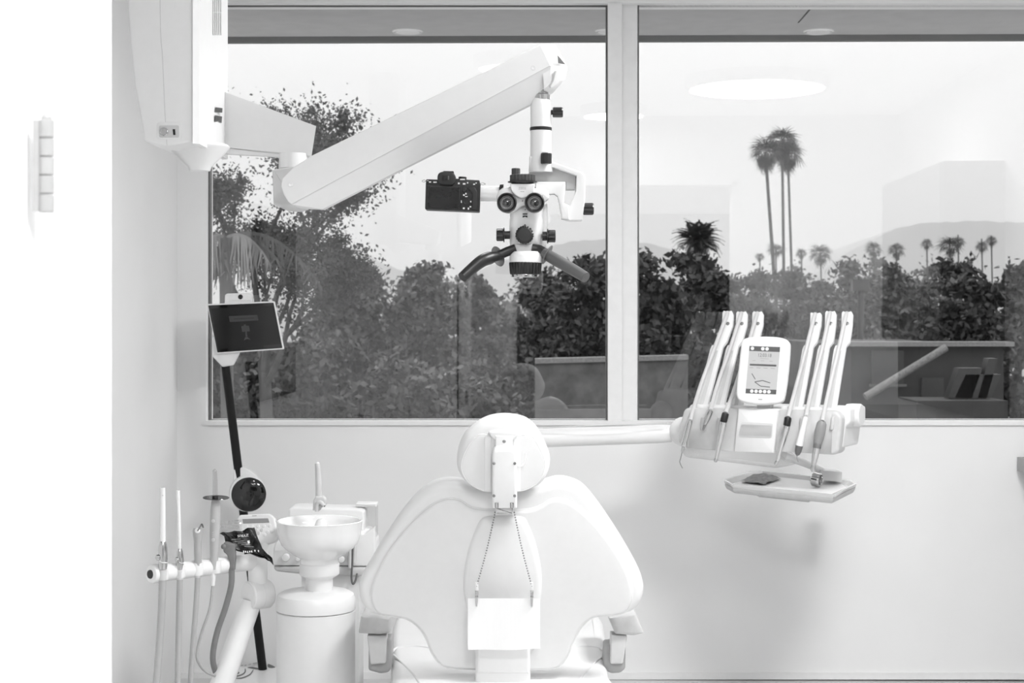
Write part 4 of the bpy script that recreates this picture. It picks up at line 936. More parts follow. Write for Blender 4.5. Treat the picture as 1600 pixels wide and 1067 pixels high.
g = G(); g.tube([W(848, 668.2, 6.12), W(950, 664, 6.14), W(1042, 661, 6.2)], .002, 6, 4); g.build('arm_seam', M_grey, du)
g = G(); g.lathe((b.x, b.y, 0), (0, 0, 1), [(.12, 0), (.12, .02), (.05, .03), (.045, b.z + .04), (.03, b.z + .05)], 32); g.build('support_post', M_white, du)
# touch panel
SPn = Pl(1192, 580, 5.95, 20, -10)
scr_o = c6([(432, 205), (470, 188), (560, 184), (640, 192), (676, 215), (680, 260), (668, 400), (652, 500), (635, 528), (580, 538), (510, 540), (430, 525), (404, 500), (402, 450), (415, 320), (424, 240)])
g = G(); g.slab(SPn, sp(scr_o, 4), -.03, 0, .009, .008); tp = g.build('touch_panel', M_white, du, 50)
g = G(); g.slab(SPn, c6([(471, 235), (630, 241), (609, 487), (450, 481)]), 0, .0012); sg = g.build('panel_display', M_screen, tp)
Mb = mat('display_bar', .10, .4)
def onscr(u, v): # u 0..1 left-right, v 0..1 top-bottom
    a = Vector((471, 235)).lerp(Vector((630, 241)), u); b_ = Vector((450, 481)).lerp(Vector((609, 487)), u); return c6([tuple(a.lerp(b_, v))])[0]
def bar(u0, v0, u1, v1, m, w=.0015, nm='display_bar'):
    g = G(); g.poly(SPn, [onscr(u0, v0), onscr(u1, v0), onscr(u1, v1), onscr(u0, v1)], w); return g.build(nm, m, sg)
bar(0, 0, 1, .105, Mb); bar(0, .905, 1, 1, Mb); bar(.06, .375, .93, .415, Mb)
for u, v in ((.1, .05), (.44, .05), (.58, .05), (.2, .952), (.34, .952), (.48, .952), (.62, .952), (.76, .952)):
    g = G(); g.lathe(SPn.p(*onscr(u, v), .0016), SPn.n, [(.0068, 0), (.0065, .0003)], 20); g.build('display_button', M_ink, sg)
text('display_clock', '12:03:18', SPn, *onscr(.52, .19), 5.4, mat('clock_print', .16, .5), sg, .0018, rot=-2, sx=.82)
for u in (.18, .46, .74):
    g = G(); g.strip(SPn, [onscr(u - .05, .305), onscr(u + .06, .305)], .0016, .7); g.build('display_text', M_inkg, sg)
g = G(); g.strip(SPn, [onscr(.38, .255), onscr(.66, .26)], .0016, .6); g.build('display_text', M_inkg, sg)
for u in (.12, .35, .58, .82):
    g = G(); g.strip(SPn, [onscr(u - .07, .455), onscr(u + .07, .46)], .0016, 1.0); g.build('display_text', M_inkg, sg)
for pts_ in ([(.15, .58), (.28, .70)], [(.27, .755), (.52, .72), (.78, .765)], [(.27, .755), (.47, .84), (.78, .855)]):
    g = G(); g.strip(SPn, [onscr(*q) for q in pts_], .0016, 1.1); g.build('chair_drawing', M_inkd, sg)
g = G(); g.strip(SPn, [(1185, 623.8), (1191, 624.2)], .001, 1.2); g.build('name_print', M_inkg, tp)
g = G(); g.slab(Pl(1193, 635, 5.97, 29, -10), c6([(508, 535), (582, 535), (580, 568), (506, 566)]), -.03, -.004, .002); g.build('panel_neck', M_shade, du)
# six holders leaning back
WH = [((190, 250), (268, 335), (330, 386)), ((276, 336), (350, 415), (402, 460)), ((372, 432), (440, 500), (486, 543)), ((690, 746), (748, 806), (788, 846)), ((772, 832), (828, 890), (865, 923)), ((862, 922), (912, 976), (951, 1009))]
tops = [52, 55, 55, 62, 53, 55]
for k, (b_, s_, t_) in enumerate(WH):
    wp_ = Pl(1030 + (b_[0] + b_[1]) * .15, 636, (DP.p(1030 + (b_[0] + b_[1]) * .15, 636) - Vector((0, 0, CZ))).y + .05, 29, -24)
    ty = tops[k]
    out = [(b_[0], 562), (s_[0] - 2, 255), (s_[0] + 8, 232), (s_[0] + 24, 232), (t_[0] - 2, 130), (t_[0], 65), (t_[0] + 8, ty), (t_[0] + 18, ty + 4), (t_[1] - 18, ty + 4), (t_[1] - 8, ty), (t_[1], 70), (t_[1] - 3, 130), (s_[1] + 18, 215), (s_[1] - 2, 240), (b_[1], 562)]
    g = G(); g.slab(wp_, rquad(c6(out), .8, 2), -.012, .006, .004, .004, seg=3); hd_ = g.build('tool_holder', M_whiteg, du, 45)
    g = G(); gx = lambda a, b2, f: a + (b2 - a) * f
    g.slab(wp_, c6([(gx(*b_, .30), 560), (gx(*s_, .34), 262), (gx(*s_, .62), 262), (gx(*b_, .62), 560)]), .004, .0066); g.build('hose_channel', M_shade, hd_)
    g = G(); q = wp_.p(*c6([((t_[0] + t_[1]) / 2 + 2, 122)])[0], .004); g.lathe(q, wp_.n, [(.0075, 0), (.0072, .003), (.004, .0032)], 16); g.build('holder_latch', M_dsteel, hd_)
    WH[k] = (b_, s_, t_, wp_)
TG = 'handpieces on the delivery console'
def toolline(k, end, w_end=.045):
    b_, s_, t_, wp_ = WH[k]; m = lambda a, f=.5: a[0] + (a[1] - a[0]) * f
    return [wp_.p(*c6([(m(t_, .45), tops[k] + 10)])[0], .0), wp_.p(*c6([(m(t_, .42), 90)])[0], .012), wp_.p(*c6([(m(s_, .55), 230)])[0], .016), wp_.p(*c6([(m(b_, .6), 450)])[0], .02), end]
def tool(k, name, label, pts, prof_fn):
    ps = [DP.p(*c6([q])[0], .05) for q in pts]
    t = thing(name, ps[-1], label, 'handpiece', TG)
    g = G(); g.tube(toolline(k, ps[0]), .0080, 12, 5); g.build('hose', M_shade, t, 60)
    prof_fn(t, ps); return t
def seg(t, a, b, prof, nm, m, n=20):
    a, b = Vector(a), Vector(b); g = G(); L = (b - a).length; g.lathe(a, b - a, [(r_ * 1.28, h * L) for r_, h in prof], n); return g.build(nm, m, t, 40)
def f1(t, ps):
    seg(t, ps[0], ps[1], [(.007, 0), (.0085, .1), (.0085, .8), (.0105, .88), (.0105, .97), (.006, 1)], 'body', mat('satin_steel', .66, .2, metal=1)); seg(t, ps[1], ps[2], [(.0055, 0), (.0035, 1)], 'collar', M_chrome)
    g = G(); g.tube([ps[2], ps[2].lerp(ps[3], .6), ps[3], ps[4]], .0016, 8, 4); g.build('needle_tip', M_dsteel, t)
tool(0, 'syringe_handpiece', 'slim steel syringe handpiece with a bent needle, leftmost on the console', [(188, 618), (152, 755), (146, 782), (134, 835), (148, 866)], f1)
def f2(t, ps):
    seg(t, ps[0], ps[1], [(.0075, 0), (.0088, .08), (.0088, .6), (.0072, .66), (.0072, .8), (.005, 1)], 'coupling', M_chrome); seg(t, ps[1], ps[2], [(.0045, 0), (.0035, .7), (.001, 1)], 'pin', M_dsteel)
tool(1, 'hose_coupling', 'short bare steel hose coupling without a handpiece, second on the console', [(294, 566), (264, 640), (254, 672)], f2)
M_satin = MATS['satin_steel']
def f3(t, ps):
    seg(t, ps[0], ps[1], [(.0085, 0), (.0105, .1), (.0105, 1)], 'black_collar', M_black); seg(t, ps[1], ps[2], [(.0105, 0), (.0112, .1), (.0095, .35), (.0098, .4), (.0072, .65), (.005, 1)], 'body', M_satin); seg(t, ps[2], ps[3], [(.0052, 0), (.0058, .5), (.004, 1)], 'head', M_chrome)
tool(2, 'turbine_handpiece', 'silver handpiece with black collar just left of the touch panel', [(372, 580), (360, 626), (322, 815), (318, 834)], f3)
tool(3, 'turbine_handpiece', 'silver handpiece with black collar just right of the touch panel', [(695, 602), (688, 645), (638, 828), (628, 848)], f3)
def f5(t, ps):
    seg(t, ps[0], ps[1], [(.0055, 0), (.0075, .1), (.0105, .9), (.0108, 1)], 'body', M_whiteg); seg(t, ps[1], ps[2], [(.0108, 0), (.0098, .6), (.0062, 1)], 'grip_cone', mat('cone_grey', .13, .5)); seg(t, ps[2], ps[3], [(.005, 0), (.0025, 1)], 'nozzle', M_dsteel)
    g = G(); g.tube([ps[3], ps[4], ps[5]], .0011, 8, 4); g.build('scaler_tip', M_chrome, t)
tool(4, 'scaler_handpiece', 'white scaler handpiece with dark cone and fine tip', [(788, 598), (753, 748), (743, 795), (741, 802), (740, 815), (747, 832)], f5)
def f6(t, ps):
    seg(t, ps[0], ps[1], [(.0095, 0), (.0142, .12), (.0155, .5), (.0125, 1)], 'motor', mat('motor_grey', .28, .4)); seg(t, ps[1], ps[2], [(.0118, 0), (.0118, 1)], 'coupling_ring', M_dsteel); seg(t, ps[2], ps[3], [(.0105, 0), (.0095, .4), (.0068, .9), (.0075, 1)], 'body', M_satin); seg(t, ps[3], ps[4], [(.0075, 0), (.0075, .6), (.004, 1)], 'head', M_chrome)
tool(5, 'motor_handpiece', 'thick dark grey motor handpiece with steel nose, rightmost on the console', [(872, 622), (848, 735), (843, 760), (825, 855), (822, 885)], f6)
# tray
ZT = .902
tray = thing('instrument_tray', HZ(1235, 760, ZT - .02), 'white rectangular tray with cut corners below the console', 'tray')
ot = [HZ(x, y, ZT) for x, y in ((1131, 750), (1144, 757), (1303, 773), (1338, 756), (1330, 751), (1190, 735.5), (1172, 737))]
cen = sum(ot, Vector()) / len(ot)
def ringz(f, dz): return [cen + (q - cen) * f + Vector((0, 0, dz)) for q in ot]
g = G(); rs_ = [g.ring(ringz(*q)) for q in ((.93, -.030), (.985, -.012), (1.0, -.004), (1.01, .002), (.97, .001), (.92, -.016))]
g.cap(rs_[0])
for a, b in zip(rs_[:-1], rs_[1:]): g.bridge(a, b)
g.cap(rs_[-1]); g.build('tray_dish', M_whiteg, tray, 30)
g = G(); rs_ = [g.ring(ringz(*q)) for q in ((.88, -.036), (.955, -.033), (.985, -.019), (.985, -.013), (.9, -.0305))]
g.cap(rs_[0])
for a, b in zip(rs_[:-1], rs_[1:]): g.bridge(a, b)
g.cap(rs_[-1]); g.build('tray_rim_shade', mat('tray_rim_shade_grey', .55, .5), tray, 30)  # grey ring puts the shading below the tray rim into colour
g = G(); v = [cen + (q - cen) * .86 + Vector((0, 0, -.0145 + random.uniform(0, .001))) for q in ot]; g.cap(g.ring(v)); bmesh.ops.solidify(g.bm, geom=g.bm.faces[:], thickness=.001); g.build('tray_paper', M_paper if False else M_white, tray)
def onT(pts, dz=0): return [HZ(1120 + x / 6.957, 720 + y / 6.957, ZT + dz) for x, y in pts]
g = G(); a, b = W(1224, 712, 5.98), HZ(1296, 741, ZT + .015)
g.tube([a, a.lerp(b, .5) + Vector((0, 0, .004)), b], [.016, .012], 14, 5); g.build('tray_link', M_white, du)
g = G(); q0, q1 = HZ(1277, 741, ZT + .02), HZ(1314, 744, ZT + .02)
g.hull([q + Vector((0, dy, dz)) for q in (q0, q1) for dy in (-.02, .08) for dz in (-.02, .018)]); g.build('tray_mount', M_white, du)
g = G(); g.hull([cen + (q - cen) * .5 + Vector((0, 0, dz)) for q in ot for dz in (-.055, -.041)]); g.hull([HZ(1300, 768, ZT - .055) + Vector((dx, dy, dz)) for dx in (0, .07) for dy in (.05, .25) for dz in (0, .012)]); g.build('tray_plate', M_grey, du)
# gauze
g = G(); c4 = onT([(262, 222), (455, 112), (700, 190), (510, 252)], -.008); N = 14; gr = []
for a in range(N + 1):
    gr.append([])
    for b in range(N + 1):
        p = c4[0].lerp(c4[1], a / N).lerp(c4[3].lerp(c4[2], a / N), b / N); gr[-1].append(g.bm.verts.new(p + Vector((0, 0, .0022 * math.sin(a * .9 + 1) * math.sin(b * .8) + random.uniform(0, .0022)))))
for a in range(N):
    for b in range(N): g.bm.faces.new((gr[a][b], gr[a][b + 1], gr[a + 1][b + 1], gr[a + 1][b]))
bmesh.ops.solidify(g.bm, geom=g.bm.faces[:], thickness=.0015)
setp(g.build('grey_cloth', M_gauze, None, 60), 'crumpled dark grey gauze sheet lying on the tray', 'cloth')
c = HZ(1120 + 1090 / 6.957, 720 + 285 / 6.957, ZT - .012)
g = G(); ax = Vector((.75, -.62, -.12)).normalized(); cc = c + Vector((0, 0, .027))
n = 18; prev = None
for r_, h in ((.010, -.018), (.019, -.017), (.022, -.012), (.021, .012), (.019, .015), (.0145, .016), (.013, .010), (.011, -.004), (.001, -.004)):
    rf = Vector((0, 0, 1)); e1 = (rf - ax * rf.dot(ax)).normalized(); e2 = ax.cross(e1)
    cur = g.ring([cc + ax * h + (e1 * math.cos(2 * math.pi * i / n) + e2 * math.sin(2 * math.pi * i / n)) * r_ * 1.25 for i in range(n)])
    if prev: g.bridge(prev, cur)
    else: g.cap(cur)
    prev = cur
g.cap(prev); setp(g.build('metal_cap', mat('polished_steel', .6, .06, metal=1), None, 20), 'shiny faceted steel cap lying on the tray', 'metal cap')
#@@OUTSIDE
# ------------------------------------------------------------------ the view outside: trees, palms, roofs, hills
GZ = -8.5
def npmesh(name, V, Fc, m, parent=None, loc=(0, 0, 0)):
    me = bpy.data.meshes.new(name); V = np.asarray(V, np.float32); Fc = np.asarray(Fc, np.int32)
    k = Fc.shape[1]
    me.vertices.add(len(V)); me.vertices.foreach_set('co', V.ravel())
    me.loops.add(Fc.size); me.loops.foreach_set('vertex_index', Fc.ravel())
    me.polygons.add(len(Fc)); me.polygons.foreach_set('loop_start', np.arange(0, Fc.size, k, dtype=np.int32)); me.polygons.foreach_set('loop_total', np.full(len(Fc), k, np.int32))
    me.update(); me.validate(); me.materials.append(m)
    o = bpy.data.objects.new(name, me); COL.objects.link(o); o.location = loc
    if parent is not None: o.parent = parent
    WL[o] = Vector(loc) + (WL[parent] if parent is not None else Vector())
    return o
def leaves(centers, radii, n, size, squash=.7):     # leaf quads scattered round clump centres
    C = np.asarray(centers); Rd = np.asarray(radii); k = rng.integers(0, len(C), n)
    d = rng.normal(size=(n, 3)); d /= np.linalg.norm(d, axis=1)[:, None]
    p = C[k] + d * (Rd[k] * np.minimum(1.5, np.abs(rng.normal(0, .62, n))))[:, None] * np.array([1, 1, squash])
    a = rng.normal(size=(n, 3)); a /= np.linalg.norm(a, axis=1)[:, None]
    b = np.cross(a, rng.normal(size=(n, 3))); b /= np.linalg.norm(b, axis=1)[:, None]
    s1 = (size * rng.uniform(.6, 1.3, n))[:, None]; s2 = s1 * .55
    V = np.stack([p - a * s1, p + b * s2, p + a * s1, p - b * s2], 1).reshape(-1, 3)
    return V, np.arange(4 * n).reshape(n, 4)
M_bark = mat('bark', .05, .9, noise=.4, nscale=6)
M_barkp = mat('palm_bark', .07, .9, noise=.4, nscale=4)
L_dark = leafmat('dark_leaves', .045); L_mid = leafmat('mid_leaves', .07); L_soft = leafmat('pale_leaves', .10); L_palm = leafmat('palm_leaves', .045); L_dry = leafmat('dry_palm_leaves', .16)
def crown_mesh(seed, n, size, rx, rz, clumps):
    r_ = np.random.default_rng(seed); C = []
    d = r_.normal(size=(clumps, 3)); d /= np.linalg.norm(d, axis=1)[:, None]
    rad = r_.random(clumps) ** .35
    C = d * rad[:, None] * np.array([rx, rx, rz]) * .9
    return leaves(C, np.full(clumps, .34 * min(rx, rz)) * r_.uniform(.6, 1.3, clumps), n, size)
def bushy_tree(px, top, Y, wpx, seed, m, label, n=22000, name='broadleaf_tree', group='trees beyond the window', low=None):
    s_ = Y / F; rx = wpx * s_ / 2; zt_ = CZ + (CY - top) * s_; zl = CZ + (CY - (low or 700)) * s_
    rz = (zt_ - zl) / 2; X = (px - CX) * s_
    t = thing(name, (X, Y, GZ), label, 'tree', group)
    V, Fc = crown_mesh(seed, n, .0017 * Y + .03, rx, rz, 60)
    npmesh('crown', V, Fc, m, t, (0, 0, zt_ - rz - GZ))['kind'] = 'stuff'
    g = G(); g.tube([(X, Y, GZ), (X + .1, Y, (GZ + zl) / 2), (X, Y, zt_ - rz)], [.03 * rx + .12, .05], 8, 3)
    for k in range(5):
        a = k * 1.3 + seed; g.tube([(X, Y, zl), (X + rx * .3 * math.cos(a), Y + rx * .3 * math.sin(a), zl + rz * .6), (X + rx * .6 * math.cos(a), Y + rx * .6 * math.sin(a), zl + rz * 1.2)], [.08, .02], 6, 3)
    g.build('trunk', M_bark, t)
    return t
TREES = [
 (1035, 372, 27, 150, 1, L_dark, 'dense dark tree just right of the mullion'),
 (1108, 372, 29, 130, 2, L_dark, 'dense dark tree below the round palm'),
 (925, 388, 31, 150, 3, L_dark, 'dark tree behind the right microscope handle, left of the mullion'),
 (845, 410, 36, 120, 4, L_mid, 'low tree directly below the microscope head'),
 (745, 398, 40, 120, 5, L_mid, 'rounded tree left of the microscope handle'),
 (655, 388, 42, 120, 6, L_mid, 'tallest rounded tree below the camera'),
 (590, 402, 44, 130, 7, L_mid, 'rounded tree just right of the sparse tree'),
 (525, 420, 34, 130, 8, L_mid, 'low tree behind the sparse tree, right side'),
 (400, 480, 36, 170, 9, L_mid, 'low tree behind the tablet stand'),
 (365, 520, 21, 130, 16, L_dark, 'low dark shrub tree directly behind the tablet pole'),
 (480, 530, 24, 150, 17, L_dark, 'low dark shrub tree between the tablet pole and the chair'),
 (620, 560, 26, 150, 18, L_mid, 'low shrub tree at the sill left of the chair headrest'),
 (740, 575, 27, 130, 19, L_mid, 'low shrub tree at the sill just left of the headrest'),
 (1180, 396, 60, 120, 10, L_mid, 'tree between the round palm and the twin palms'),
 (1255, 398, 70, 130, 11, L_mid, 'tree right of the tall twin palms'),
 (1335, 382, 64, 130, 12, L_mid, 'broad tree above the right tool holders'),
 (1410, 378, 62, 120, 13, L_mid, 'broad tree in the middle of the right pane, beside the far palms'),
 (1505, 388, 34, 150, 14, L_dark, 'dark dense tree beneath the bushy dark palm at far right'),
 (1592, 390, 36, 140, 15, L_dark, 'dark tree cut by the right frame edge'),
]
for a in TREES: bushy_tree(*a)
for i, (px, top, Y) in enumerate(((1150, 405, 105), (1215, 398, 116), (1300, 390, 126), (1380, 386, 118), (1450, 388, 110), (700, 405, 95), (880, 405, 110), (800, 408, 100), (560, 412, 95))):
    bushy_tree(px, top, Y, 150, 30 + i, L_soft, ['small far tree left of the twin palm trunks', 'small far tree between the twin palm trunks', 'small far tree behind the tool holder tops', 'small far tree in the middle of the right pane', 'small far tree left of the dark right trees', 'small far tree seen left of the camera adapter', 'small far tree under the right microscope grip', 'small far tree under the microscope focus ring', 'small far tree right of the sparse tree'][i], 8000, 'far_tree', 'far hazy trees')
# tall sparse tree at the left
def sparse_tree():
    Y0 = 15.5; s_ = Y0 / F; X0 = (428 - CX) * s_
    t = thing('sparse_tree', (X0, Y0, GZ), 'tall open-branched tree with small leaves behind the microscope column', 'tree')
    g = G(); tips = []
    r_ = random.Random(5)
    def grow(p, d, L, rad, lev):
        q = p + d * L; mid = p + d * L * .5 + Vector((r_.uniform(-1, 1), r_.uniform(-1, 1), r_.uniform(-.3, .3))) * L * .07
        g.tube([p, mid, q], [rad, rad * .68], 7 if lev < 3 else 5, 2)
        if lev >= 2: tips.append((mid, lev)); tips.append((q, lev))
        if lev >= 5: return
        for k in range(r_.choice((2, 3)) if lev else 5):
            a = r_.uniform(0, 6.28); sp_ = r_.uniform(.35, .75)
            e = Vector((math.cos(a), math.sin(a), 0)); nd = (d + e * sp_ + Vector((0, 0, .12))).normalized()
            grow(q, nd, L * r_.uniform(.6, .82), rad * .64, lev + 1)
    base = Vector((X0, Y0, GZ)); sp0 = Vector((X0 - .1, Y0, CZ + (CY - 560) * s_))
    g.tube([base, base.lerp(sp0, .5) + Vector((.15, 0, 0)), sp0], [.09, .06], 9, 3)
    for k, (dx, dz, L) in enumerate(((-.45, 1, .72), (-.12, 1, 1.0), (.2, 1, .85), (.42, .9, .6), (.1, .9, .6))):
        grow(sp0 - Vector((0, 0, .1 * k)), Vector((dx, r_.uniform(-.4, .4), dz)).normalized(), L, .038, 1)
    g.build('branches', M_bark, t)
    C = [q for q, l in tips]; C = np.array([[v.x - X0, v.y - Y0, v.z - GZ] for v in C])
    zmax = CZ + (CY - 150) * s_ - GZ
    C = C[C[:, 2] < zmax]
    V, Fc = leaves(C, np.full(len(C), .2), 42000, .021, 1.)
    npmesh('crown', V, Fc, L_dark, t)['kind'] = 'stuff'
sparse_tree()
# palms
def fan_frond(L, nb, droop, seed):
    r_ = np.random.default_rng(seed); V = []; Fc = []
    def quad(a, b, w):
        i = len(V); V.extend([a + [0, w, 0], a - [0, w, 0], b - [0, w * .3, 0], b + [0, w * .3, 0]]); Fc.append((i, i + 1, i + 2, i + 3))
    st = np.array([L * .3, 0, L * .04]); quad(np.zeros(3), st, L * .012)
    for k in range(nb):
        a = (k / (nb - 1) - .5) * 2.4; d = np.array([math.cos(a), math.sin(a), 0]); l = L * .75 * (1 - .25 * abs(a) / 1.2)
        m1 = st + d * l * .55 + np.array([0, 0, .02 * L]); e = st + d * l + np.array([0, 0, -droop * L * r_.uniform(.7, 1.3)])
        w = np.cross(d, [0, 0, 1]) * L * .028; i = len(V)
        V.extend([st, m1 + w, e, m1 - w]); Fc.append((i, i + 1, i + 2, i + 3))
    return np.array(V), np.array(Fc)
def pinnate_frond(L, seed):
    V = []; Fc = []; r_ = np.random.default_rng(seed); N = 24
    P = [np.array([L * t * (1 - .18 * t), 0, L * (.35 * t - .55 * t * t)]) for t in np.linspace(0, 1, N)]
    for i in range(N - 1):
        k = len(V); w = np.array([0, .012 * L, 0]); V.extend([P[i] + w, P[i] - w, P[i + 1] - w, P[i + 1] + w]); Fc.append((k, k + 1, k + 2, k + 3))
        if i < 1: continue
        for s in (-1, 1):
            l = L * .26 * math.sin(math.pi * min(.95, .18 + i / N)); k = len(V); d = np.array([.55 * l, s * l * .8, -.12 * l - .1 * l * r_.random()])
            V.extend([P[i], P[i] + d * .5 + [.028 * L, 0, 0], P[i] + d, P[i] + d * .5 - [.028 * L, 0, 0]]); Fc.append((k, k + 1, k + 2, k + 3))
    return np.array(V), np.array(Fc)
FM = {}
def frond_data(kind, L):
    if kind in FM: return FM[kind]
    V, Fc = fan_frond(1., 9, .22, 1) if kind == 'fan' else fan_frond(1., 9, .75, 2) if kind == 'droop' else pinnate_frond(1., 3)
    o = npmesh('frond', V, Fc, L_palm); me = o.data; bpy.data.objects.remove(o); WL.pop(o, None) if False else None
    FM[kind] = me; return me
def palm(px_top, py_top, px_bot, py_bot, Y, Lpx, label, kind='fan', nf=34, skirt=10, trunk_px=5., name='fan_palm', group='palms beyond the window'):
    s_ = Y / F; T = W(px_top, py_top, Y); Bq = W(px_bot, py_bot, Y); L = Lpx * s_
    d = (T - Bq); base = Bq + d * ((GZ - Bq.z) / d.z)
    t = thing(name, base, label, 'palm', group)
    g = G(); r0 = trunk_px * s_ / 2
    g.tube([base, Bq.lerp(T, .3) + Vector((.1 * r0, 0, 0)), T], [r0 * 1.25, r0 * .85], 8, 4); g.build('trunk', M_barkp, t)
    r_ = random.Random(int(px_top * 7 + py_top))
    for k in range(nf + skirt):
        if k < nf: el = math.asin(min(1, max(-.45, -.45 + 1.4 * (k + .5) / nf))); kd = 'fan' if kind == 'fan' else 'pin'
        else: el = R(-40 - 42 * r_.random()); kd = 'droop' if kind == 'fan' else 'pin'
        o = bpy.data.objects.new('frond', frond_data(kd, 1)); COL.objects.link(o); o.parent = t
        o.location = T - base
        o.rotation_euler = (r_.uniform(-.4, .4), -el, k * 2.399 + r_.uniform(-.2, .2)); o.scale = (L * r_.uniform(.8, 1.1) * (.8 if k >= nf else 1),) * 3
    return t
palm(1196, 240, 1221, 600, 66, 33, 'left tall fan palm of the three, leaning trunk', trunk_px=5.5, skirt=24)
palm(1222, 222, 1226, 560, 70, 34, 'middle tall fan palm of the three, straight trunk', trunk_px=4.5, skirt=24)
palm(1231, 243, 1241, 560, 74, 33, 'right tall fan palm of the three, slim trunk', trunk_px=4, skirt=24)
palm(1091, 376, 1092, 440, 45, 50, 'round-headed date palm above the dark trees', 'pin', 60, 12, 9, 'date_palm')
for i, (px, py, Y, L, b) in enumerate(((1282, 398, 100, 24, 440), (1212, 392, 104, 18, 430), (1252, 397, 108, 12, 440), (1187, 402, 110, 10, 440), (1365, 390, 100, 18, 430), (1400, 392, 104, 17, 430), (1448, 382, 108, 13, 430), (1484, 386, 60, 25, 430), (1497, 379, 62, 14, 430), (1534, 386, 66, 13, 430), (1549, 377, 68, 12, 430))):
    palm(px, py, px + 1, b, Y, L, ['squat far palm right of the twin palms', 'far palm crown between the twin palm trunks', 'tiny far palm just right of the twin palm trunks', 'tiny far palm left of the twin palm trunks', 'far palm over the broad trees, left of two', 'far palm over the broad trees, right of two', 'small far palm at the dark reflection edge', 'bushy dark palm near the right frame edge', 'small dark palm touching the bushy one', 'left of the two slim palms at far right', 'right of the two slim palms at far right'][i], nf=26, skirt=5, trunk_px=2.2, name='far_palm', group='far palms on the skyline')
# near palm with hanging dry fronds, left
def near_palm():
    Y = 11.5; s_ = Y / F; T = W(352, 372, Y); base = Vector((T.x, Y, GZ))
    t = thing('drooping_palm', base, 'near palm with long pale hanging fronds at the left window edge', 'palm')
    g = G(); g.tube([base, base.lerp(T, .5) + Vector((.05, 0, 0)), T], [.06, .045], 10, 3); g.build('trunk', M_barkp, t)
    r_ = random.Random(3)
    for k in range(9):
        a = k * 2.399; L = r_.uniform(.3, .75); d = Vector((math.cos(a), math.sin(a) * .5, 0)); P = [T + d * (L * u) + Vector((0, 0, L * (.45 * u - .95 * u * u))) for u in np.linspace(0, 1, 12)]
        V = []; Fc = []
        for i in range(11):
            j = len(V); w = np.array([0, 0, .012]); A, B_ = np.array(P[i] - base), np.array(P[i + 1] - base); V.extend([A + w, A - w, B_ - w, B_ + w]); Fc.append((j, j + 1, j + 2, j + 3))
            if i < 2: continue
            for q in range(3):
                A2 = A + (B_ - A) * q / 3; l = .34 * math.sin(math.pi * min(.92, .2 + i / 12)) * r_.uniform(.7, 1.2); o_ = np.array([r_.uniform(-.06, .06), r_.uniform(-.06, .06), -l]); w2 = np.array([.008, 0, 0]); j = len(V)
                V.extend([A2 - w2, A2 + w2, A2 + o_ + w2 * .3, A2 + o_ - w2 * .3]); Fc.append((j, j + 1, j + 2, j + 3))
        npmesh('hanging_frond', np.array(V), np.array(Fc), L_dry if k % 2 else L_mid, t)
near_palm()
# low wall and flat roofs outside
M_conc = mat('rough_concrete', .09, .9, noise=.3, nscale=5); M_roof = mat('roof_felt', .022, .9, noise=.3, nscale=3)
Yw = 23.0
g = G(); a, b = W(836, 568, Yw), W(1075, 562, Yw + .6)
g.hull([a, b, a + Vector((0, .25, 0)), b + Vector((0, .25, 0)), Vector((a.x, a.y, GZ)), Vector((b.x, b.y, GZ)), Vector((a.x, a.y + .25, GZ)), Vector((b.x, b.y + .25, GZ))])
lw_ = thing('garden_wall', Vector(((a.x + b.x) / 2, Yw, GZ)), 'low pale concrete wall under the dark trees, behind the mullion', 'wall'); g.build('wall_panel', M_conc, lw_)
g = G(); g.hull([q + Vector((0, dy, dz)) for q in (a, b) for dy in (-.05, .3) for dz in (0, .07)]); g.build('coping', mat('coping_stone', .16, .8, noise=.2), lw_)
Yr = 19.0
rf_ = thing('flat_roof_building', (W(1460, 600, Yr).x, Yr, GZ), 'low dark flat-roofed building under the right pane with a sloping pole', 'building')
g = G(); x0, x1 = W(1330, 600, Yr).x, W(1568, 600, Yr).x; zt_ = W(0, 541, Yr).z
g.box((x0, Yr, GZ), (x1, Yr + 5, zt_)); g.build('facade', M_roof, rf_)
g = G(); g.box((x0 - .1, Yr - .1, zt_), (x1 + .1, Yr + .25, zt_ + .055)); g.build('parapet_cap', mat('parapet_metal', .14, .7, noise=.2), rf_)
for px0, px1, p0, p1 in ((1362, 1412, 548, 600), (1440, 1475, 590, 620)):
    q0, q1 = W(px0, p1, Yr - .02), W(px1, p0, Yr - .02); g = G(); g.box((q0.x, Yr - .03, q0.z), (q1.x, Yr + .02, q1.z)); wn = g.build('window', M_dark, rf_)
    g = G(); g.box((q0.x - .03, Yr - .05, q0.z - .03), (q1.x + .03, Yr - .01, q0.z)); g.build('window_ledge', M_conc, wn)
g = G(); g.cyl(W(1352, 620, Yr - .5), W(1478, 543, Yr - .3), .045); g.build('sloping_pole', mat('weathered_wood', .13, .9, noise=.3), rf_)
g = G(); q = W(1432, 626, Yr - 1.5); g.box((q.x, q.y, GZ), (q.x + 1.0, q.y + .8, q.z)); g.build('porch', M_roof, rf_)
for px, pz0, pz1, w_ in ((1500, 622, 575, .13), (1535, 622, 560, .05), (1520, 622, 585, .2)):
    q0, q1 = W(px, pz0, Yr - 1.2), W(px, pz1, Yr - 1.2); g = G(); g.hull([(q0.x - w_ + dx * w_ * 2 + (.12 if z == q1.z else 0), q0.y + dy, z) for dx in (0, 1) for dy in (0, .2) for z in (q0.z, q1.z)]); g.build('roof_stack', M_black, rf_)
ut = thing('utility_pole', Vector((W(1345, 500, 30).x, 30, GZ)), 'dark utility pole with a box on top, above the flat roof', 'pole')
g = G(); q = W(1345, 445, 30); g.cyl((q.x, 30, GZ), q, .06); g.build('pole', M_black, ut)
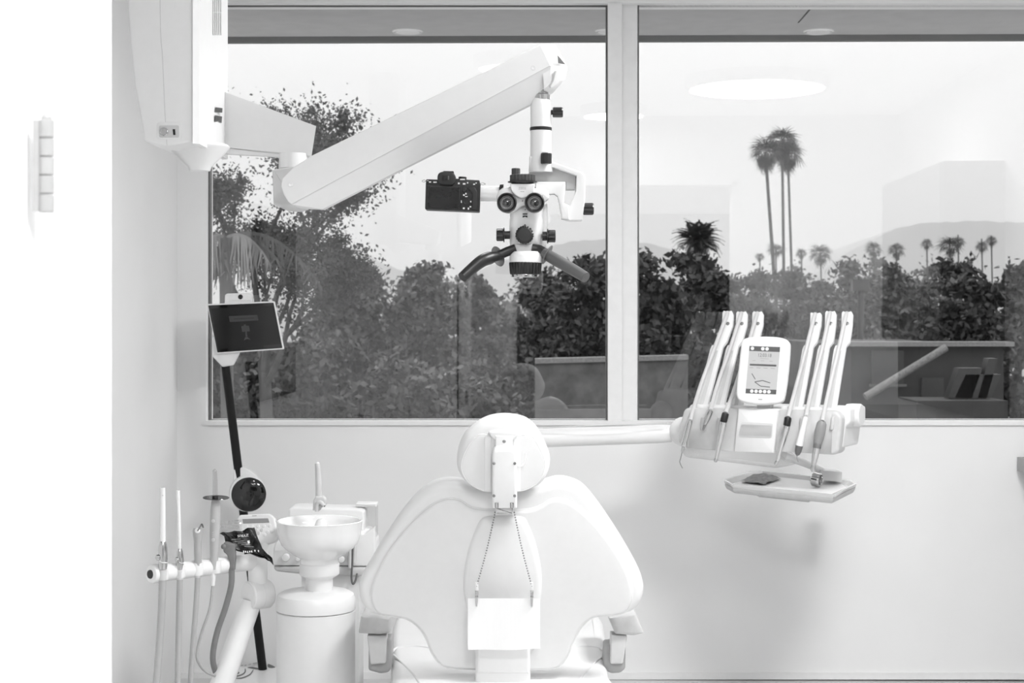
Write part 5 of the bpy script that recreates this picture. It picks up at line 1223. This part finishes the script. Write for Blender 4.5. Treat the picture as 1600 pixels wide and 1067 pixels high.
g = G(); g.box((q.x - .17, 29.9, q.z - .12), (q.x + .14, 30.1, q.z + .1)); g.build('transformer_box', M_black, ut)
g = G(); g.hull([(-400, 12, GZ - .5), (400, 12, GZ - .5), (900, 1600, GZ - .5), (-900, 1600, GZ - .5), (-400, 12, GZ), (400, 12, GZ), (900, 1600, GZ), (-900, 1600, GZ)])
struct(g.build('ground', mat('dry_ground', .14, .9, noise=.3, nscale=.2)))
# hills
def hill(name, prof, Y, m):
    g = G(); top = [W(px, py, Y) for px, py in prof]; n = len(top)
    a = g.ring([Vector((q.x, q.y, GZ - 2)) for q in top]); b = g.ring(top); c = g.ring([q + Vector((0, Y * .35, -q.z * .0 - Y * .01)) for q in top]); d = g.ring([Vector((q.x * 1.1, q.y + Y * .5, GZ - 2)) for q in top])
    g.bridge(a, b, False); g.bridge(b, c, False); g.bridge(c, d, False)
    struct(g.build(name, m, None, 80))
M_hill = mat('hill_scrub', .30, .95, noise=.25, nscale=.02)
r_ = random.Random(9)
def ridge(pts, k=8, j=1.5): return [(q.x, q.y + r_.uniform(-j, j)) for q in sp(pts, k, False)]
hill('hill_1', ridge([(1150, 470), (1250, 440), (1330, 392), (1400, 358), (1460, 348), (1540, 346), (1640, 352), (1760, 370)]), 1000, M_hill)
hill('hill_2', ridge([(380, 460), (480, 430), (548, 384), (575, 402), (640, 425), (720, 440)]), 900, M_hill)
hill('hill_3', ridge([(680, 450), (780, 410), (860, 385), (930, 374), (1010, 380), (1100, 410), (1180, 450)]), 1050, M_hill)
# haze in the air beyond the garden
hm = bpy.data.materials.new('air_haze'); hm.use_nodes = True; n_ = hm.node_tree; n_.nodes.clear()
vo = n_.nodes.new('ShaderNodeOutputMaterial'); vs_ = n_.nodes.new('ShaderNodeVolumeScatter'); vs_.inputs['Density'].default_value = .0013; vs_.inputs['Color'].default_value = (1, 1, 1, 1)
n_.links.new(vs_.outputs[0], vo.inputs['Volume'])
g = G(); g.box((-800, 50, GZ - 1), (800, 1300, 160)); hz = struct(g.build('air_haze', hm))
